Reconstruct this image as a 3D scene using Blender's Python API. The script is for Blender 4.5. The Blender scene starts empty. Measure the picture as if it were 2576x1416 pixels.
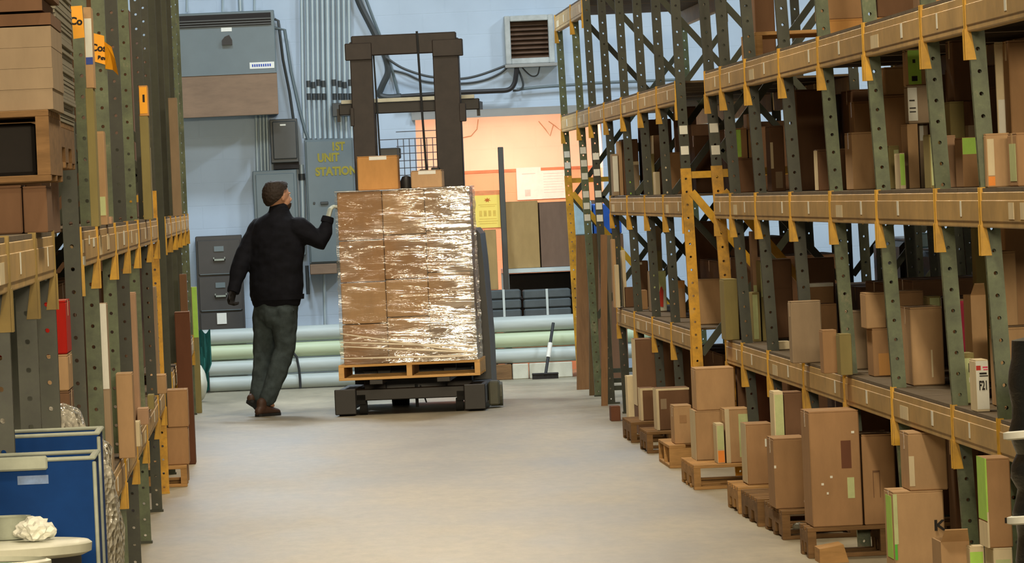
import bpy, bmesh, math, random
from mathutils import Vector, Matrix
random.seed(7)
S = bpy.context.scene
COL = S.collection
PI = math.pi

# ---------------------------------------------------------------- camera
F = 19000.0            # focal length in pixels of the 2576 px wide frame (a long phone zoom)
CX, CY = 680.0, 512.0  # where the aisle's vanishing point falls
EYE = 1.6
ROLL = math.radians(2.5)
CR, SR = math.cos(ROLL), math.sin(ROLL)
cam = bpy.data.cameras.new('camera')
cam.sensor_width = 36.0
cam.lens = 36.0 * F / 2576.0
cam.shift_x = (1288.0 - CX) / 2576.0
cam.shift_y = (CY - 708.0) / 2576.0
cam.clip_start = 0.5
cam.clip_end = 300
camo = bpy.data.objects.new('camera', cam)
COL.objects.link(camo)
camo.location = (0, 0, EYE)
camo.rotation_euler = (Matrix.Rotation(PI / 2, 3, 'X') @ Matrix.Rotation(-ROLL, 3, 'Z')).to_euler()
S.camera = camo

# ---------------------------------------------------------------- light and exposure
S.view_settings.view_transform = 'Standard'
S.view_settings.look = 'None'
S.view_settings.gamma = 1
S.view_settings.use_curve_mapping = False
S.view_settings.exposure = 0.0

w = bpy.data.worlds.new('world')
S.world = w
w.use_nodes = True
w.node_tree.nodes['Background'].inputs[0].default_value = (1.0, 0.87, 0.66, 1)
w.node_tree.nodes['Background'].inputs[1].default_value = 0.30

def lamp(x, y, z, power, col, sx=0.5, sy=1.2, rot=(0, 0, 0)):
    l = bpy.data.lights.new('ceiling_or_fill_lamp', 'AREA')
    l.shape = 'RECTANGLE'
    l.size, l.size_y = sx, sy
    l.energy = power
    l.color = col
    o = bpy.data.objects.new('ceiling_or_fill_lamp', l)
    COL.objects.link(o)
    o.location = (x, y, z)
    o.rotation_euler = rot
    return o
WARM = (1.0, 0.85, 0.60)
COOL = (0.80, 0.91, 1.0)
for yy in (6, 13, 20, 27, 34, 41, 48):
    lamp(0.9, yy, 6.2, 230, WARM)
lamp(0.9, 54.0, 6.2, 200, (1.0, 0.9, 0.74))
lamp(-0.6, 61.5, 6.2, 190, COOL)
lamp(2.6, 61.5, 6.2, 190, COOL)
lamp(0.0, 60.6, 4.0, 110, COOL, 0.4, 1.0)
lamp(6.5, 60.0, 6.2, 330, COOL)
# added fill lights behind the photographer, out of view, brightening the shelf fronts
for xx in (-1.2, 2.6):
    lamp(xx, -30.0, 5.0, 7400, (1.0, 0.83, 0.56), 3.0, 1.4, (math.radians(88), 0, 0))
lamp(2.1, 66.55, 2.2, 23, (1.0, 0.92, 0.84), 1.4, 0.2, (math.radians(22), 0, 0))   # lamp under the lintel of the recess

# ---------------------------------------------------------------- helpers
def uv(px, py):
    dx, dy = px - CX, py - CY
    return dx * CR - dy * SR, dx * SR + dy * CR

def P(px, py, Y):
    u, v = uv(px, py)
    return Vector((u * Y / F, Y, EYE - v * Y / F))

def R(x0, y0, x1, y1, Y):
    """frontal rectangle at distance Y -> X0, X1, Z0, Z1"""
    ym, xm = (y0 + y1) / 2, (x0 + x1) / 2
    return (uv(x0, ym)[0] * Y / F, uv(x1, ym)[0] * Y / F,
            EYE - uv(xm, y1)[1] * Y / F, EYE - uv(xm, y0)[1] * Y / F)

def lin(c):
    return tuple(((v / 255) / 12.92 if v / 255 <= 0.04045 else ((v / 255 + 0.055) / 1.055) ** 2.4) for v in c[:3]) + (1,)

class MB:
    def __init__(self):
        self.bm = bmesh.new()
        self.uvl = None
    def box(self, x0, x1, y0, y1, z0, z1, bev=0.0, M=None):
        v = [Vector((x, y, z)) for x in (x0, x1) for y in (y0, y1) for z in (z0, z1)]
        if M is not None:
            v = [M @ p for p in v]
        vs = [self.bm.verts.new(p) for p in v]
        fs = []
        for a, b, c, d in ((0, 1, 3, 2), (4, 6, 7, 5), (0, 4, 5, 1), (2, 3, 7, 6), (0, 2, 6, 4), (1, 5, 7, 3)):
            fs.append(self.bm.faces.new((vs[a], vs[b], vs[c], vs[d])))
        if bev > 0:
            es = list({e for f in fs for e in f.edges})
            bmesh.ops.bevel(self.bm, geom=es, offset=bev, segments=1, affect='EDGES', profile=0.5)
        return self
    def hull(self, pts, faces):
        vs = [self.bm.verts.new(p) for p in pts]
        for f in faces:
            self.bm.faces.new([vs[i] for i in f])
        return self
    def prism(self, poly, axis, a0, a1):
        """extrude a 2-D polygon; axis 'y' -> poly is (x, z), 'x' -> (y, z), 'z' -> (x, y)"""
        def mk(p, a):
            if axis == 'y': return (p[0], a, p[1])
            if axis == 'x': return (a, p[0], p[1])
            return (p[0], p[1], a)
        A = [self.bm.verts.new(mk(p, a0)) for p in poly]
        B = [self.bm.verts.new(mk(p, a1)) for p in poly]
        n = len(poly)
        self.bm.faces.new(A); self.bm.faces.new(B[::-1])
        for i in range(n):
            self.bm.faces.new((A[i], B[i], B[(i + 1) % n], A[(i + 1) % n]))
        return self
    def tube(self, pts, r, seg=10, caps=True):
        pts = [Vector(p) for p in pts]
        rs = r if isinstance(r, (list, tuple)) else [r] * len(pts)
        rings = []
        for i, p in enumerate(pts):
            if i == 0: t = pts[1] - p
            elif i == len(pts) - 1: t = p - pts[i - 1]
            else: t = (pts[i + 1] - pts[i - 1])
            t.normalize()
            a = t.cross(Vector((0, 1, 0)))
            if a.length < 0.05: a = t.cross(Vector((1, 0, 0)))
            a.normalize(); b = t.cross(a)
            rings.append([self.bm.verts.new(p + (a * math.cos(2 * PI * k / seg) + b * math.sin(2 * PI * k / seg)) * rs[i]) for k in range(seg)])
        for i in range(len(rings) - 1):
            for k in range(seg):
                self.bm.faces.new((rings[i][k], rings[i][(k + 1) % seg], rings[i + 1][(k + 1) % seg], rings[i + 1][k]))
        if caps:
            self.bm.faces.new(rings[0]); self.bm.faces.new(rings[-1][::-1])
        return self
    def lathe(self, cx, cy, prof, seg=40):
        """prof: list of (r, z) from bottom to top"""
        rings = []
        for r, z in prof:
            if r < 1e-5:
                rings.append([self.bm.verts.new((cx, cy, z))])
            else:
                rings.append([self.bm.verts.new((cx + r * math.cos(2 * PI * k / seg), cy + r * math.sin(2 * PI * k / seg), z)) for k in range(seg)])
        for a, b in zip(rings, rings[1:]):
            for k in range(seg):
                k2 = (k + 1) % seg
                if len(a) == 1 and len(b) == 1: continue
                if len(a) == 1: self.bm.faces.new((a[0], b[k2], b[k]))
                elif len(b) == 1: self.bm.faces.new((a[k], a[k2], b[0]))
                else: self.bm.faces.new((a[k], a[k2], b[k2], b[k]))
        return self
    def mesh(self, name, mats, o=(0, 0, 0), smooth=False):
        bmesh.ops.recalc_face_normals(self.bm, faces=self.bm.faces[:])
        o = Vector(o)
        for v in self.bm.verts: v.co -= o
        m = bpy.data.meshes.new(name)
        self.bm.to_mesh(m); self.bm.free()
        for mt in (mats if isinstance(mats, (list, tuple)) else [mats]):
            m.materials.append(mt)
        if smooth:
            for p in m.polygons: p.use_smooth = True
            try: m.set_sharp_from_angle(angle=math.radians(40))
            except Exception: pass
        return m

ORG = {}
def link_mesh(name, m, parent=None, org=None):
    ob = bpy.data.objects.new(name, m)
    COL.objects.link(ob)
    if parent is not None:
        ob.parent = parent
        ORG[ob.name] = ORG[parent.name]
    else:
        ob.location = org
        ORG[ob.name] = Vector(org)
    return ob

def part(name, mb, mats, parent, smooth=False, label=None, stuff=False):
    ob = link_mesh(name, mb.mesh(name, mats, ORG[parent.name], smooth), parent)
    if label: ob['label'] = label
    if stuff: ob['kind'] = 'stuff'
    return ob

def tag(o, label, cat, group=None):
    o['label'] = label; o['category'] = cat
    if group: o['group'] = group
    return o

def solo(name, mb, mats, label, cat, group=None, smooth=False, org=None):
    """a thing that is one mesh (it may carry child parts)"""
    if org is None:
        xs = [v.co for v in mb.bm.verts]
        org = ((min(p.x for p in xs) + max(p.x for p in xs)) / 2, (min(p.y for p in xs) + max(p.y for p in xs)) / 2, min(p.z for p in xs))
    ob = link_mesh(name, mb.mesh(name, mats, org, smooth), None, org)
    return tag(ob, label, cat, group)

def struct(name, mb, mats, parent=None, smooth=False):
    if parent is not None:
        return part(name, mb, mats, parent, smooth)
    ob = link_mesh(name, mb.mesh(name, mats, (0, 0, 0), smooth), None, (0, 0, 0))
    ob['kind'] = 'structure'
    return ob

def thing(name, label, cat, loc, group=None, rotz=0.0, local=False):
    o = bpy.data.objects.new(name, None)
    COL.objects.link(o)
    o.location = loc
    o.rotation_euler = (0, 0, rotz)
    o.empty_display_size = 0.1
    ORG[o.name] = Vector((0, 0, 0)) if local else Vector(loc)
    return tag(o, label, cat, group)

def text_mb(body, size, M, ext=0.0006, bold=0.0):
    cu = bpy.data.curves.new('lettering', 'FONT')
    cu.body = body; cu.size = size; cu.extrude = ext; cu.offset = bold
    cu.align_x = 'CENTER'; cu.align_y = 'CENTER'
    ob = bpy.data.objects.new('lettering', cu)
    COL.objects.link(ob)
    dg = bpy.context.evaluated_depsgraph_get()
    me = bpy.data.meshes.new_from_object(ob.evaluated_get(dg))
    mb = MB(); mb.bm.from_mesh(me)
    for v in mb.bm.verts: v.co = M @ v.co
    bpy.data.objects.remove(ob); bpy.data.meshes.remove(me); bpy.data.curves.remove(cu)
    return mb
def facing(x, y, z, sx=1.0, sz=1.0, tilt=0.0):
    """text in the XZ plane seen from -Y"""
    return Matrix.Translation((x, y, z)) @ Matrix.Rotation(tilt, 4, 'Y') @ Matrix.Rotation(PI / 2, 4, 'X') @ Matrix.Diagonal((sx, sz, 1, 1))

# ---------------------------------------------------------------- materials
def newmat(name):
    m = bpy.data.materials.new(name); m.use_nodes = True
    nt = m.node_tree
    return m, nt, nt.nodes['Principled BSDF']

def N(nt, typ, **kw):
    n = nt.nodes.new(typ)
    for k, v in kw.items():
        if k in n.inputs: n.inputs[k].default_value = v
        else: setattr(n, k, v)
    return n

def mat(name, col, rough=0.6, metal=0.0, var=0.25, scale=6.0, stretch=(1, 1, 1), bump=0.0, rnd=0.0, spec=0.5, bscale=None):
    """painted / plain surface with uneven colour from noise, optional per-object tone and bump"""
    m, nt, b = newmat(name)
    L = nt.links.new
    tc = N(nt, 'ShaderNodeTexCoord')
    mp = N(nt, 'ShaderNodeMapping'); mp.inputs['Scale'].default_value = stretch
    L(tc.outputs['Object'], mp.inputs['Vector'])
    nz = N(nt, 'ShaderNodeTexNoise', Scale=scale, Detail=6.0, Roughness=0.65)
    L(mp.outputs[0], nz.inputs['Vector'])
    mr = N(nt, 'ShaderNodeMapRange')
    mr.inputs['From Min'].default_value = 0.3; mr.inputs['From Max'].default_value = 0.7
    mr.inputs['To Min'].default_value = 1 - var; mr.inputs['To Max'].default_value = 1 + var
    L(nz.outputs['Fac'], mr.inputs['Value'])
    val = mr.outputs[0]
    if rnd:
        oi = N(nt, 'ShaderNodeObjectInfo')
        m2 = N(nt, 'ShaderNodeMapRange'); m2.inputs['To Min'].default_value = 1 - rnd; m2.inputs['To Max'].default_value = 1 + rnd
        L(oi.outputs['Random'], m2.inputs['Value'])
        mu = N(nt, 'ShaderNodeMath', operation='MULTIPLY')
        L(val, mu.inputs[0]); L(m2.outputs[0], mu.inputs[1]); val = mu.outputs[0]
    mx = N(nt, 'ShaderNodeVectorMath', operation='SCALE')
    mx.inputs[0].default_value = lin(col)[:3]
    L(val, mx.inputs['Scale'])
    L(mx.outputs[0], b.inputs['Base Color'])
    b.inputs['Roughness'].default_value = rough
    b.inputs['Metallic'].default_value = metal
    b.inputs['Specular IOR Level'].default_value = spec
    if bump:
        bn = N(nt, 'ShaderNodeBump', Strength=bump, Distance=0.01)
        if bscale:
            n2 = N(nt, 'ShaderNodeTexNoise', Scale=bscale, Detail=3.0)
            L(mp.outputs[0], n2.inputs['Vector']); L(n2.outputs['Fac'], bn.inputs['Height'])
        else:
            L(nz.outputs['Fac'], bn.inputs['Height'])
        L(bn.outputs[0], b.inputs['Normal'])
    return m

def post_mat(name, col, wear=(150, 140, 110)):
    """painted steel with a column of punched holes (open) driven by the post's UV map"""
    m, nt, b = newmat(name)
    L = nt.links.new
    tc = N(nt, 'ShaderNodeTexCoord')
    nz = N(nt, 'ShaderNodeTexNoise', Scale=9.0, Detail=7.0, Roughness=0.7)
    L(tc.outputs['Object'], nz.inputs['Vector'])
    cr = N(nt, 'ShaderNodeValToRGB')
    cr.color_ramp.elements[0].position = 0.35; cr.color_ramp.elements[0].color = lin([c * 0.72 for c in col])
    cr.color_ramp.elements[1].position = 0.6; cr.color_ramp.elements[1].color = lin(col)
    e = cr.color_ramp.elements.new(0.78); e.color = lin(wear)
    L(nz.outputs['Fac'], cr.inputs[0])
    L(cr.outputs[0], b.inputs['Base Color'])
    b.inputs['Roughness'].default_value = 0.5
    sep = N(nt, 'ShaderNodeSeparateXYZ'); L(tc.outputs['UV'], sep.inputs[0])
    md = N(nt, 'ShaderNodeMath', operation='MODULO'); L(sep.outputs['Y'], md.inputs[0]); md.inputs[1].default_value = 0.0762
    s1 = N(nt, 'ShaderNodeMath', operation='SUBTRACT'); L(md.outputs[0], s1.inputs[0]); s1.inputs[1].default_value = 0.0381
    s2 = N(nt, 'ShaderNodeMath', operation='SUBTRACT'); L(sep.outputs['X'], s2.inputs[0]); s2.inputs[1].default_value = 0.0275
    p1 = N(nt, 'ShaderNodeMath', operation='POWER'); L(s1.outputs[0], p1.inputs[0]); p1.inputs[1].default_value = 2
    p2 = N(nt, 'ShaderNodeMath', operation='POWER'); L(s2.outputs[0], p2.inputs[0]); p2.inputs[1].default_value = 2
    ad = N(nt, 'ShaderNodeMath', operation='ADD'); L(p1.outputs[0], ad.inputs[0]); L(p2.outputs[0], ad.inputs[1])
    lt = N(nt, 'ShaderNodeMath', operation='LESS_THAN'); L(ad.outputs[0], lt.inputs[0]); lt.inputs[1].default_value = 0.0068 ** 2
    tr = N(nt, 'ShaderNodeBsdfTransparent')
    mx = N(nt, 'ShaderNodeMixShader'); L(lt.outputs[0], mx.inputs[0]); L(b.outputs[0], mx.inputs[1]); L(tr.outputs[0], mx.inputs[2])
    L(mx.outputs[0], nt.nodes['Material Output'].inputs['Surface'])
    return m

M = {}
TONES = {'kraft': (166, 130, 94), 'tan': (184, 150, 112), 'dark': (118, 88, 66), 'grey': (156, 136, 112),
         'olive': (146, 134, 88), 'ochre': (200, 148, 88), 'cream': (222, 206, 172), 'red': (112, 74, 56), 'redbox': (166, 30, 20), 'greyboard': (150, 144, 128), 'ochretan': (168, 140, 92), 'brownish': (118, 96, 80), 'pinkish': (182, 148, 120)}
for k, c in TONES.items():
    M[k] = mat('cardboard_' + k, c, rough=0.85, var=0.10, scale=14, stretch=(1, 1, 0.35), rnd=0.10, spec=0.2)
M['green'] = post_mat('green_rack_paint', (94, 106, 74))
M['darkgreen'] = post_mat('dark_rack_paint', (50, 54, 38), (84, 78, 58))
M['yellowpost'] = post_mat('yellow_rack_paint', (222, 164, 24), (214, 170, 80))
M['bracegreen'] = mat('brace_paint', (52, 56, 40), 0.55, var=0.3, scale=10)
M['beam'] = mat('faded_beam_paint', (192, 158, 100), 0.5, var=0.24, scale=6, stretch=(1, .5, 0.8), bump=0.05)
M['yellow'] = mat('connector_yellow', (206, 156, 30), 0.5, var=0.22, scale=14)
M['deck'] = mat('deck_board', (92, 76, 54), 0.85, var=0.2, scale=8)
M['wood'] = mat('pallet_wood', (176, 136, 88), 0.85, var=0.25, scale=5, stretch=(1, 1, 6), rnd=0.1, spec=0.2)
M['oldwood'] = mat('weathered_wood', (128, 98, 66), 0.9, var=0.3, scale=5, stretch=(1, 1, 5), rnd=0.1, spec=0.2)
M['white'] = mat('white_paper', (232, 232, 222), 0.8, var=0.05, scale=20)
M['lime'] = mat('lime_label', (176, 226, 96), 0.7, var=0.08, scale=20)
M['palegreen'] = mat('pale_green_label', (196, 206, 150), 0.7, var=0.10, scale=20)
M['greenlabel'] = mat('green_label', (86, 190, 60), 0.7, var=0.1, scale=20)
M['orange'] = mat('orange_label', (246, 150, 60), 0.7, var=0.06, scale=20)
M['amber'] = mat('amber_tag', (255, 176, 30), 0.6, var=0.05, scale=20)
M['pink'] = mat('magenta_label', (226, 62, 106), 0.7, var=0.08, scale=20)
M['blue'] = mat('blue_label', (52, 80, 170), 0.7, var=0.08, scale=20)
M['redprint'] = mat('red_print', (196, 52, 36), 0.7, var=0.08, scale=20)
M['ink'] = mat('black_ink', (34, 28, 24), 0.8, var=0.1, scale=20)
M['tape'] = mat('packing_tape', (196, 160, 112), 0.25, var=0.1, scale=20)
M['black'] = mat('black_steel', (30, 26, 24), 0.5, var=0.25, scale=8)
M['blackwrap'] = mat('black_plastic_wrap', (26, 30, 32), 0.3, var=0.3, scale=8, stretch=(1, 1, 3), bump=0.5)
M['greysteel'] = mat('grey_enamel', (98, 112, 116), 0.45, var=0.06, scale=5)
M['darksteel'] = mat('charcoal_enamel', (58, 62, 62), 0.45, var=0.12, scale=5)
M['galv'] = mat('galvanised_conduit', (176, 192, 198), 0.4, metal=0.25, var=0.08, scale=5)
M['rust'] = mat('brown_board', (132, 108, 86), 0.8, var=0.15, scale=4, stretch=(1, 1, 4))
M['pvc'] = mat('grey_plastic_pipe', (178, 188, 184), 0.45, var=0.12, scale=3, stretch=(0.6, 4, 4))
M['pvcgreen'] = mat('green_plastic_pipe', (186, 200, 166), 0.45, var=0.10, scale=3, stretch=(0.6, 4, 4))
M['bluedrum'] = mat('blue_bin_paint', (14, 56, 116), 0.7, var=0.22, scale=5, spec=0.12)
M['rim'] = mat('worn_steel_rim', (158, 164, 150), 0.6, metal=0.0, var=0.2, scale=12)
M['offwhite'] = mat('off_white_plastic', (200, 200, 182), 0.5, var=0.12, scale=8)
M['teal'] = mat('teal_cloth', (50, 120, 110), 0.9, var=0.2, scale=12)
M['strap'] = mat('dark_strapping', (40, 42, 44), 0.5, var=0.1, scale=12)
M['rubber'] = mat('rubber', (22, 21, 20), 0.8, var=0.2, scale=12)
M['lettering'] = mat('ochre_lettering', (150, 138, 46), 0.7, var=0.1, scale=20)
# ---------------------------------------------------------------- the setting
def floor_mat():
    m, nt, b = newmat('sealed_concrete')
    L = nt.links.new
    tc = N(nt, 'ShaderNodeTexCoord')
    mp = N(nt, 'ShaderNodeMapping'); mp.inputs['Scale'].default_value = (1.0, 0.22, 1)
    L(tc.outputs['Object'], mp.inputs['Vector'])
    n1 = N(nt, 'ShaderNodeTexNoise', Scale=1.3, Detail=8.0, Roughness=0.6); L(mp.outputs[0], n1.inputs['Vector'])
    n2 = N(nt, 'ShaderNodeTexNoise', Scale=14.0, Detail=8.0, Roughness=0.7); L(mp.outputs[0], n2.inputs['Vector'])
    c1 = N(nt, 'ShaderNodeValToRGB')
    c1.color_ramp.elements[0].position = 0.3; c1.color_ramp.elements[0].color = lin((124, 115, 96))
    c1.color_ramp.elements[1].position = 0.68; c1.color_ramp.elements[1].color = lin((172, 161, 136))
    L(n1.outputs['Fac'], c1.inputs[0])
    c2 = N(nt, 'ShaderNodeMapRange'); c2.inputs['From Min'].default_value = 0.25; c2.inputs['From Max'].default_value = 0.75
    c2.inputs['To Min'].default_value = 0.82; c2.inputs['To Max'].default_value = 1.14
    L(n2.outputs['Fac'], c2.inputs['Value'])
    sc = N(nt, 'ShaderNodeVectorMath', operation='SCALE'); L(c1.outputs[0], sc.inputs[0]); L(c2.outputs[0], sc.inputs['Scale'])
    L(sc.outputs[0], b.inputs['Base Color'])
    r = N(nt, 'ShaderNodeMapRange'); r.inputs['To Min'].default_value = 0.27; r.inputs['To Max'].default_value = 0.62
    L(n1.outputs['Fac'], r.inputs['Value']); L(r.outputs[0], b.inputs['Roughness'])
    bn = N(nt, 'ShaderNodeBump', Strength=0.12, Distance=0.01); L(n2.outputs['Fac'], bn.inputs['Height']); L(bn.outputs[0], b.inputs['Normal'])
    b.inputs['Specular IOR Level'].default_value = 0.5
    return m

def block_mat(name, col, col2=None, split=None):
    m, nt, b = newmat(name)
    L = nt.links.new
    tc = N(nt, 'ShaderNodeTexCoord')
    mp = N(nt, 'ShaderNodeMapping'); mp.inputs['Rotation'].default_value = (PI / 2, 0, 0)
    L(tc.outputs['Object'], mp.inputs['Vector'])
    br = N(nt, 'ShaderNodeTexBrick', Scale=1.0)
    br.inputs['Brick Width'].default_value = 0.4; br.inputs['Row Height'].default_value = 0.2
    br.inputs['Mortar Size'].default_value = 0.006; br.inputs['Mortar Smooth'].default_value = 0.3
    L(mp.outputs[0], br.inputs['Vector'])
    nz = N(nt, 'ShaderNodeTexNoise', Scale=2.2, Detail=6.0); L(tc.outputs['Object'], nz.inputs['Vector'])
    mr = N(nt, 'ShaderNodeMapRange'); mr.inputs['From Min'].default_value = 0.3; mr.inputs['From Max'].default_value = 0.7
    mr.inputs['To Min'].default_value = 0.93; mr.inputs['To Max'].default_value = 1.06
    L(nz.outputs['Fac'], mr.inputs['Value'])
    base = N(nt, 'ShaderNodeMix', data_type='RGBA')
    base.inputs['A'].default_value = lin(col); base.inputs['B'].default_value = lin(col2 or col)
    if split is not None:
        sp = N(nt, 'ShaderNodeSeparateXYZ'); L(tc.outputs['Object'], sp.inputs[0])
        lt = N(nt, 'ShaderNodeMath', operation='LESS_THAN'); L(sp.outputs['Z'], lt.inputs[0]); lt.inputs[1].default_value = split
        L(lt.outputs[0], base.inputs['Factor'])
    else:
        base.inputs['Factor'].default_value = 0
    sc = N(nt, 'ShaderNodeVectorMath', operation='SCALE'); L(base.outputs['Result'], sc.inputs[0]); L(mr.outputs[0], sc.inputs['Scale'])
    L(sc.outputs[0], b.inputs['Base Color'])
    b.inputs['Roughness'].default_value = 0.6
    bn = N(nt, 'ShaderNodeBump', Strength=0.35, Distance=0.004, invert=True)
    L(br.outputs['Fac'], bn.inputs['Height']); L(bn.outputs[0], b.inputs['Normal'])
    return m

YW = 66.2          # back wall
XL, XR = -4.5, 11.0
M['floor'] = floor_mat()
M['wall'] = block_mat('blue_white_block_paint', (184, 202, 220))
M['recess'] = block_mat('peach_block_paint', (248, 216, 188), (240, 172, 128), 1.79)
M['plain'] = mat('dull_wall_paint', (120, 116, 104), 0.8, var=0.1, scale=3)
M['trim'] = mat('grey_trim', (150, 150, 146), 0.6, var=0.08, scale=4)

b_ = MB(); b_.box(XL, XR, -36, YW + 2.4, -0.2, 0.0); struct('floor', b_, M['floor'])
RX0, RX1, RZ = 1.30, 2.93, 2.285        # the recess in the back wall
b_ = MB()
b_.box(XL, RX0, YW, YW + 0.2, 0, 7.0); b_.box(RX1, XR, YW, YW + 0.2, 0, 7.0); b_.box(RX0, RX1, YW, YW + 0.2, RZ, 7.0)
struct('wall_back', b_, M['wall'])
b_ = MB()
b_.box(RX0 - 0.1, RX1 + 0.1, YW + 1.5, YW + 1.7, 0, 2.6)
b_.box(RX0 - 0.15, RX0, YW + 0.2, YW + 1.5, 0, 2.6); b_.box(RX1, RX1 + 0.15, YW + 0.2, YW + 1.5, 0, 2.6)
b_.box(RX0, RX1, YW + 0.2, YW + 1.5, RZ + 0.05, 2.6)
struct('wall_recess', b_, M['recess'])
b_ = MB(); b_.box(RX0 - 0.03, RX1 + 0.3, YW - 0.06, YW, RZ - 0.01, RZ + 0.03); b_.box(RX0 - 0.03, RX1 + 0.3, YW - 0.035, YW, RZ + 0.03, RZ + 0.06)
struct('trim_1', b_, M['trim'])
b_ = MB(); b_.box(RX0 + 0.002, RX1 - 0.002, YW + 1.49, YW + 1.5, 1.79, 1.815)
struct('trim_2', b_, mat('orange_trim', (214, 128, 84), 0.6))
b_ = MB(); b_.box(XL - 0.2, XL, -36, YW + 2.4, 0, 7.0); struct('wall_left', b_, M['plain'])
b_ = MB(); b_.box(XR, XR + 0.2, -36, YW + 2.4, 0, 7.0); struct('wall_right', b_, M['wall'])
b_ = MB(); b_.box(XL, XR, -36, YW + 0.2, 7.0, 7.2); struct('ceiling', b_, M['plain'])
# ---------------------------------------------------------------- pallet racks
def post_mb(x0, y, z0, z1, d=1, w=0.055, dep=0.055):
    """C-channel post; the web faces the aisle (x0), flanges run along d*x; UV in metres for the punched holes"""
    mb = MB(); bm = mb.bm
    uvl = bm.loops.layers.uv.new('UVMap')
    x1 = x0 + d * w
    y0, y1 = y - dep / 2, y + dep / 2
    def quad(pts, uvs):
        f = bm.faces.new([bm.verts.new(p) for p in pts])
        for l, q in zip(f.loops, uvs): l[uvl].uv = q
    t = 0.003
    h = z1 - z0
    for yy in (y0, y1):                                   # flanges
        quad([(x0, yy, z0), (x1, yy, z0), (x1, yy, z1), (x0, yy, z1)], [(0, 0), (w, 0), (w, h), (0, h)])
    quad([(x0, y0, z0), (x0, y1, z0), (x0, y1, z1), (x0, y0, z1)], [(0.003, 0), (dep, 0), (dep, h), (0.003, h)])
    for yy, s in ((y0, 1), (y1, -1)):                     # returned lips
        quad([(x1, yy, z0), (x1, yy + s * 0.015, z0), (x1, yy + s * 0.015, z1), (x1, yy, z1)], [(9, 0.5)] * 4)
    return mb

def bar(mb, p, q, wy, t):
    """flat bar in an XZ plane between p and q (x, y, z)"""
    p, q = Vector(p), Vector(q)
    a = (q - p).normalized(); n = Vector((-a.z, 0, a.x))
    pts = []
    for e in (p, q):
        for sy in (-1, 1):
            for sn in (-1, 1):
                pts.append(e + Vector((0, sy * wy / 2, 0)) + n * sn * t / 2)
    mb.hull(pts, ((0, 1, 3, 2), (4, 6, 7, 5), (0, 4, 5, 1), (2, 3, 7, 6), (0, 2, 6, 4), (1, 5, 7, 3)))

LEANS = {}
CONN = {}
def lean_mb(mb, k):
    """racks that have settled: their frames lean a little towards the aisle at the top"""
    if k:
        for v in mb.bm.verts: v.co.x += (1.2 - v.co.z) * k
    return mb

def add_frame(root, xf, d, y, z1, post_m, brace_m, depth=1.07, z0=0.0, yellow_to=None, phase=0, back_m=None, gap=None, marks=()):
    k_ = LEANS.get(root.name, 0)
    P_ = lambda n, mb, m, p, **kw: part(n, lean_mb(mb, k_), m, p, **kw)
    pf = P_('upright_post', post_mb(xf, y, z0 if yellow_to is None else yellow_to, z1, d), post_m, root)
    xb = xf + d * depth
    P_('upright_post', post_mb(xb, y, z0, z1, -d), back_m or post_m, root)
    xa, xc = xf + d * 0.053, xb - d * 0.053
    foot = pf
    if yellow_to is not None:
        foot = P_('upright_post', post_mb(xf - d * 0.004, y, z0, yellow_to, d, 0.060, 0.060), M['yellowpost'], root, label='yellow lower post')
        mb = MB(); mb.box(min(xa, xc), max(xa, xc), y - .018, y + .018, yellow_to - .06, yellow_to - .02); P_('brace', mb, M['yellow'], foot)
        mb = MB(); bar(mb, (xa, y - .022, yellow_to - .14), (xc, y - .022, yellow_to - 1.42), .03, .045); P_('brace', mb, M['yellow'], foot)
    mb = MB(); mb.box(min(xf - d * .006, xf + d * .09), max(xf - d * .006, xf + d * .09), y - .045, y + .045, z0, z0 + .012); P_('foot_plate', mb, brace_m if yellow_to is None else M['yellow'], foot)
    mb = MB(); mb.box(min(xa, xc), max(xa, xc), y - .018, y + .018, .1, .135); P_('brace', mb, brace_m, pf)
    z, k, step = z1 - .06 - .25 * phase, phase, 1.18
    while z - step > .05:
        if gap and z > gap[0] + .2 and z - step < gap[1] - .2:
            z -= step; k += 1; continue
        mb = MB()
        if k % 2 == 0: bar(mb, (xa, y, z), (xc, y, z - step), .03, .04)
        else: bar(mb, (xc, y, z), (xa, y, z - step), .03, .04)
        P_('brace', mb, brace_m, pf)
        z -= step; k += 1
    for zz in marks:
        mb = MB(); mb.box(min(xf + d * .004, xf + d * .05), max(xf + d * .004, xf + d * .05), y - .0325, y - .031, zz, zz + .05); P_('label', mb, M['white'], pf)
    return pf

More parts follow.
